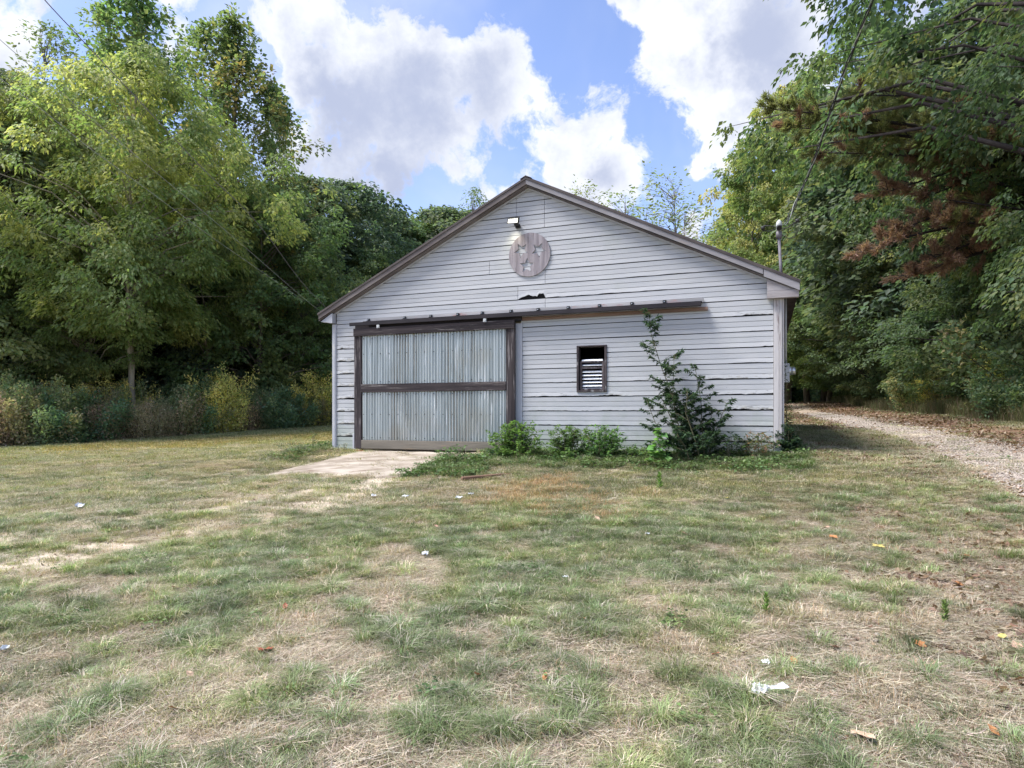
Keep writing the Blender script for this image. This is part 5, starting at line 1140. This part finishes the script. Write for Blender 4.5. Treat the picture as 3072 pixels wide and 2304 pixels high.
# wires passing over the left wood to the barn's rear
def wire(pp, rad, label, mat=M_cablepale):
    p = smooth_pts([P(*q) for q in pp], 60); o0 = Vector(p[0]); return MB().tube([Vector(q) - o0 for q in p], rad, 5).build('overhead_wire', mat, None, smooth=True, label=label, category='wire', ) if False else tag(_w(p, o0, rad, mat), label, 'wire', 'overhead wires at the left')
def _w(p, o0, rad, mat):
    me = MB().tube([Vector(q) - o0 for q in p], rad, 5).mesh('overhead_wire', True); o = mobj('overhead_wire', me, mat); o.location = o0; return o
wire([(60, -90, 9), (133, 0, 9.5), (248, 122, 10.3), (443, 330, 12), (610, 510, 14), (770, 660, 17), (905, 850, 20.5), (985, 930, 23)], .008, 'overhead wire starting highest at the upper left, darkest of the three', M_mast)
wire([(-80, 45, 9), (0, 120, 9.5), (180, 275, 11), (405, 465, 13), (580, 610, 15), (745, 750, 17.5), (925, 908, 21), (985, 950, 23)], .0045, 'thin pale overhead wire, middle of the three at the left')
wire([(-80, 175, 9), (0, 235, 9.5), (135, 335, 10.5), (270, 447, 12), (407, 543, 14), (632, 710, 17), (720, 770, 19), (930, 915, 23)], .0045, 'thin pale overhead wire, lowest of the three at the left')

# electric meter on the right side wall
_, zz, t_ = ray_local(2356, 1120, .55)
me_o = empty('electric_meter', bw(BW + .035, .50, zz), BROT, label='grey electric meter box on the side wall past the right corner', cat='meter')
MB().box((0, -.10, -.17), (.10, .12, .17)).build('box', M_greybox, me_o, bevel=.006)
MB().tube([(.10, .01, .04), (.125, .01, .04)], .085, 16).build('collar', M_galv, me_o, smooth=False)
MB().tube([(.125, .01, .04), (.19, .01, .04), (.205, .01, .04)], [.072, .068, .05], 16).build('dial_cover', M_galv, me_o, smooth=True)
MB().tube([(.04, .01, .17), (.04, .01, roof_z(BW) - zz - .2)], .02, 8).build('conduit', M_greybox, me_o, smooth=True)

# wheelbarrow behind the left corner
q = bw(-.25, 1.9); wb = empty('wheelbarrow', (q.x, q.y, g1(q.x, q.y)), math.radians(8), label='wheelbarrow with a red grip poking out past the left corner of the barn', cat='wheelbarrow')
for y_ in (-.28, .28):
    MB().tube([(-.36, y_, .40), (.25, y_, .33), (1.1, y_ * .35, .22)], [.028, .032, .028], 8).build('handle', M_tray, wb, smooth=True)
    MB().tube([(-.44, y_, .41), (-.34, y_, .398)], .033, 8).build('grip', M_red, wb, smooth=True)
    MB().tube([(.0, y_, .36), (.03, y_ * 1.1, .2), (.10, y_ * 1.15, .0), (.22, y_ * 1.1, .18), (.26, y_, .33)], .016, 6).build('leg', M_iron, wb, smooth=True)
MB().add([(-.05, -.3, .58), (.95, -.3, .52), (.95, .3, .52), (-.05, .3, .58), (.12, -.2, .36), (.75, -.2, .32), (.75, .2, .32), (.12, .2, .36)],
         [(4, 5, 6, 7), (0, 1, 5, 4), (1, 2, 6, 5), (2, 3, 7, 6), (3, 0, 4, 7)]).build('tray', M_tray, wb)
MB().tube([(1.1, -.04, .18), (1.1, .04, .18)], .18, 18).build('wheel', M_iron, wb)

# ------------------------------------------------------------------ scraps, sticks and single leaves on the grass
def hit(px, py):
    """where the sight line of a photo pixel meets the ground"""
    ds = np.geomspace(2.2, 60, 900); x = (px - 1536) / F * ds; z = EYE + (HZ - py) / F * ds; g = gz(x, ds); i = int(np.argmax(g >= z))
    return Vector((x[i], ds[i], g[i]))
def scrap(pxd, pyd, w, h, label, seed, mat=M_paper, raise_=.03, torn=True):
    """crumpled thin sheet"""
    r = random.Random(seed); q = hit(pxd * DS, pyd * DS); o = empty('paper_scrap', q + Vector((0, 0, raise_)), r.uniform(-.6, .6), label=label, cat='litter', group='white scraps on the grass')
    n1, n2 = 7, 5; V = []
    for j in range(n2):
        for i in range(n1):
            x = (i / (n1 - 1) - .5) * w; y = (j / (n2 - 1) - .5) * h; k = r.uniform(-1, 1)
            if torn and j in (0, n2 - 1): y += r.uniform(-.12, .12) * h
            if torn and i in (0, n1 - 1): x += r.uniform(-.1, .1) * w
            V.append((x + r.uniform(-.05, .05) * w, y, abs(math.sin(i * 1.7 + seed)) * .35 * h + k * .14 * h + .01 + .3 * h * j / n2))
    Fq = [(j * n1 + i, j * n1 + i + 1, (j + 1) * n1 + i + 1, (j + 1) * n1 + i) for j in range(n2 - 1) for i in range(n1 - 1)]
    V2 = [(x, y, z - .0015) for x, y, z in V]; nv = len(V); me = bpy.data.meshes.new('sheet'); me.from_pydata(V, [], Fq); me.update()
    mobj('sheet', me, mat, o); return o, q
s1, q = scrap(1642, 1516, .085, .075, 'largest torn white paper scrap, in the lower right of the grass', 3, raise_=.035)
me = MB().add([(0, -.012, .0), (.05, -.016, .018), (.10, -.022, .012), (.14, -.035, .022), (.145, .03, .026), (.10, .018, .02), (.05, .012, .022), (0, .012, .008)], [(0, 1, 6, 7), (1, 2, 5, 6), (2, 3, 4, 5)]).mesh('strip'); st_ = mobj('strip', me, M_paper, s1); st_.location = (.02, .02, .01); st_.rotation_euler = (0, 0, .3 - s1.rotation_euler.z)
me = MB().add([(0, 0, 0), (.09, -.012, .012), (.09, .012, .016), (0, .02, .01)], [(0, 1, 2, 3)]).mesh('strip'); st_ = mobj('strip', me, M_paper, s1); st_.location = (-.04, .05, .02)
for px, py, w, h, lb, sd_2 in [(173, 1104, .10, .12, 'white scrap far left on the lawn, alone', 5), (808, 1080, .07, .07, 'small white scrap left of the dry patch before the ramp', 6), (877, 1079, .10, .05, 'curled white scrap between the ramp and the dry patch', 7),
                               (992, 1084, .10, .07, 'crumpled white scrap in the dry brown patch, left one of two', 8), (1017, 1075, .08, .05, 'small white scrap in the dry brown patch, right one of two', 9), (918, 1209, .06, .07, 'white scrap leaning on a green tuft in the middle of the grass', 10),
                               (1222, 1257, .05, .03, 'tiny white fleck in the grass right of the middle', 11), (1655, 1447, .05, .035, 'pale grey scrap above the largest torn paper', 12), (1398, 1163, .0501, .03, 'pale fleck beside the bare spot right of the middle', 13), (10, 1418, .05, .05, 'pale scrap at the left edge of the foreground', 14)]:
    scrap(px, py, w, h, lb, sd_2)
# single leaves
def leaf_mesh(kind):
    if kind == 'lobed':
        prof = [(0, -.5), (.12, -.3), (.34, -.34), (.26, -.08), (.5, .06), (.26, .16), (.22, .42), (.06, .26), (0, .52)]
    else: prof = [(0, -.5), (.16, -.34), (.27, -.08), (.26, .12), (.14, .34), (0, .55)]
    pts = prof + [(-x, y) for x, y in prof[-2:0:-1]]; V = [(0, 0, 0)] + [(x, y, .16 * abs(x) + .10 * y * y + .05 * math.sin(9 * y + 5 * x)) for x, y in pts]
    me = bpy.data.meshes.new('blade'); me.from_pydata(V, [], [(0, i + 1, (i + 1) % len(pts) + 1) for i in range(len(pts))]); me.update(); return me
stalk = MB().tube([(0, -.5, .03), (.02, -.7, .05), (.05, -.85, .02)], [.018, .014, .01], 4).mesh('stalk')
lm = {'o': mat_rough('orange_leaf', (.32, .14, .055), (.44, .21, .09), 8, .6, bump=.1), 'r': mat_rough('red_brown_leaf', (.20, .055, .03), (.30, .10, .05), 8, .6, bump=.1),
      't': mat_rough('tan_leaf', (.38, .25, .17), (.50, .36, .27), 8, .7, bump=.1), 'y': mat_rough('yellow_leaf', (.42, .36, .10), (.52, .42, .15), 8, .6, bump=.1), 'p': mat_rough('pink_tan_leaf', (.42, .24, .18), (.52, .33, .26), 8, .7, bump=.1)}
lms = {'l': leaf_mesh('lobed'), 'e': leaf_mesh('oval')}
LV = [(573, 1418, 'r', 'l', .13, 'large red-brown curled leaf in the lower left foreground'), (372, 1547, 'o', 'e', .07, 'bright orange leaf in the left foreground grass'), (655, 1392, 'o', 'e', .05, 'small orange leaf right of the large red-brown one'),
      (378, 1280, 'o', 'e', .08, 'orange leaf on the mid left grass'), (616, 1322, 'r', 'e', .07, 'reddish leaf left of the big grass tuft'), (1258, 1350, 'o', 'e', .075, 'orange leaf near the middle of the foreground'),
      (1030, 1472, 'r', 'e', .05, 'small rusty leaf low in the middle'), (1177, 1478, 'o', 'e', .06, 'orange leaf below the middle, standing on edge'), (1803, 1412, 'p', 'e', .10, 'pinkish brown upright leaf in the right foreground'),
      (1863, 1608, 't', 'e', .14, 'curled tan leaf near the bottom, right of centre'), (1988, 1407, 'o', 'l', .08, 'orange leaf half hidden in pale straw at right'), (2072, 1273, 'o', 'e', .10, 'bright orange leaf above the small weed at right'),
      (1897, 1194, 'y', 'l', .13, 'pair of large yellow leaves in the right of the grass'), (1800, 1172, 'o', 'l', .10, 'reddish orange leaf left of the yellow pair'), (1780, 1153, 'p', 'e', .12, 'pale pink leaf above the yellow pair'),
      (1715, 1445, 'o', 'e', .08, 'rust coloured leaf left of the upright pinkish one'), (2085, 1215, 'o', 'l', .10, 'orange leaf on the leaf strewn edge of the drive'), (2197, 1412, 'p', 'e', .10, 'pink leaf at the right edge of the foreground'),
      (2165, 1390, 'y', 'e', .09, 'yellow leaf close to the right edge'), (2146, 1598, 'o', 'e', .07, 'orange brown leaf near the bottom right corner'), (1570, 1085, 'y', 'e', .11, 'yellow leaf standing in the green grass before the window'),
      (943, 1148, 'p', 'e', .10, 'pinkish leaf in the grass below the dry patch'), (1290, 1130, 't', 'e', .10, 'tan leaf beside the grass right of the dry patch'), (1480, 1165, 't', 'e', .11, 'pale tan leaf near the bare spot right of the middle'), (410, 1472, 't', 'e', .07, 'folded tan leaf in the lower left straw'), (1545, 1428, 'r', 'e', .06, 'dark brown leaf in the straw left of the largest paper')]
for k, (px, py, c, kd, s, lb) in enumerate(LV):
    q = hit(px * DS, py * DS); o = empty('fallen_leaf', q + Vector((0, 0, .045 if py > 1250 else .06)), random.uniform(0, 6.28), label=lb, cat='leaf', group='single fallen leaves on the grass'); o.rotation_euler[0] = random.uniform(.15, .6) if c != 'y' else .12 ; o.scale = (s, s, s)
    mobj('blade', lms[kd], None, o); o.children[0].data.materials.clear() if False else None
    ch = [c2 for c2 in COL.objects if c2.parent == o][-1]
    me2 = lms[kd].copy(); me2.materials.clear(); me2.materials.append(lm[c]); ch.data = me2
    if c == 'y' and s > .15:
        c2 = mobj('blade', me2, None, o); c2.location = (.5, .35, .05); c2.rotation_euler = (.3, -.3, 2.0)
    mobj('stalk', stalk, M_tray, o)
q = hit(1050 * DS, 1037 * DS)
pk = MB().box((-.42, -.05, -.02), (.42, .05, .03)).build('rotten_plank', M_plank, None, bevel=.008, label='dark rotten plank half buried at the edge of the dry patch', cat='plank'); pk.location = q + Vector((0, 0, .05)); pk.rotation_euler = (0, -.05, .35)
def stick(px, py, L, az, label, mat=M_tray, r=.005, z=.05):
    q = hit(px * DS, py * DS); me = MB().tube([(-L / 2, 0, 0), (-L * .1, .01 * L, .015), (L * .2, -.03 * L, .01), (L / 2, .02, .02)], [r, r, r * .8, r * .4], 5).mesh('stick', True); o = mobj('stick', me, mat, label=label, cat='stick'); o.location = q + Vector((0, 0, z)); o.rotation_euler = (0, -.3, az)
stick(723, 1248, .22, 1.5, 'pale bent stick standing in the grass left of the middle', mat_rough('pale_stick', (.42, .34, .24), (.5, .42, .3), 5, .8, bump=0))
stick(1120, 1452, .16, .4, 'short pale twig in the straw below the middle', M_tray, .004); stick(1300, 1400, .2, .3, 'long thin twig right of the orange leaf in the middle', M_tray, .003)
# two small upright weeds in the right foreground
def sprout(px, py, h, label, seed, tip=(.075, .13, .035)):
    r = np.random.default_rng(seed); q = hit(px * DS, py * DS); o = empty('weed_sprout', q, 0, label=label, cat='weed'); mobj('stem', MB().tube([(0, 0, -.01), (.005, 0, h * .5), (0, .005, h)], [.004, .003, .0015], 5).mesh('stem', True), M_stem, o)
    n_ = 70; t = r.random(n_) ** .7; a = r.uniform(0, 6.28, n_); pos = np.stack([0 * t, 0 * t, t * h], 1); dv = np.stack([np.cos(a), np.sin(a), .5 + .9 * t], 1)
    mobj('foliage', leaves_mesh('foliage', pos, dv, unit(np.array([0, 0, 1.]) + r.normal(0, .3, (n_, 3))), h * (.34 - .14 * t), pal(r, n_, tip, .2), M_leaf, .15), M_leaf, o)
sprout(1655, 1330, .16, 'small bright green weed sprout in the right of the grass', 1); sprout(2040, 1352, .17, 'pale green weed sprout near the right edge', 2, (.10, .14, .05)); sprout(1425, 1062, .26, 'green weed sprout standing in front of the sapling', 3)
sprout(480, 1345, .05, 'tiny green weed in the left foreground', 4)
for m_ in bpy.data.materials:
    if m_.users == 0: pass
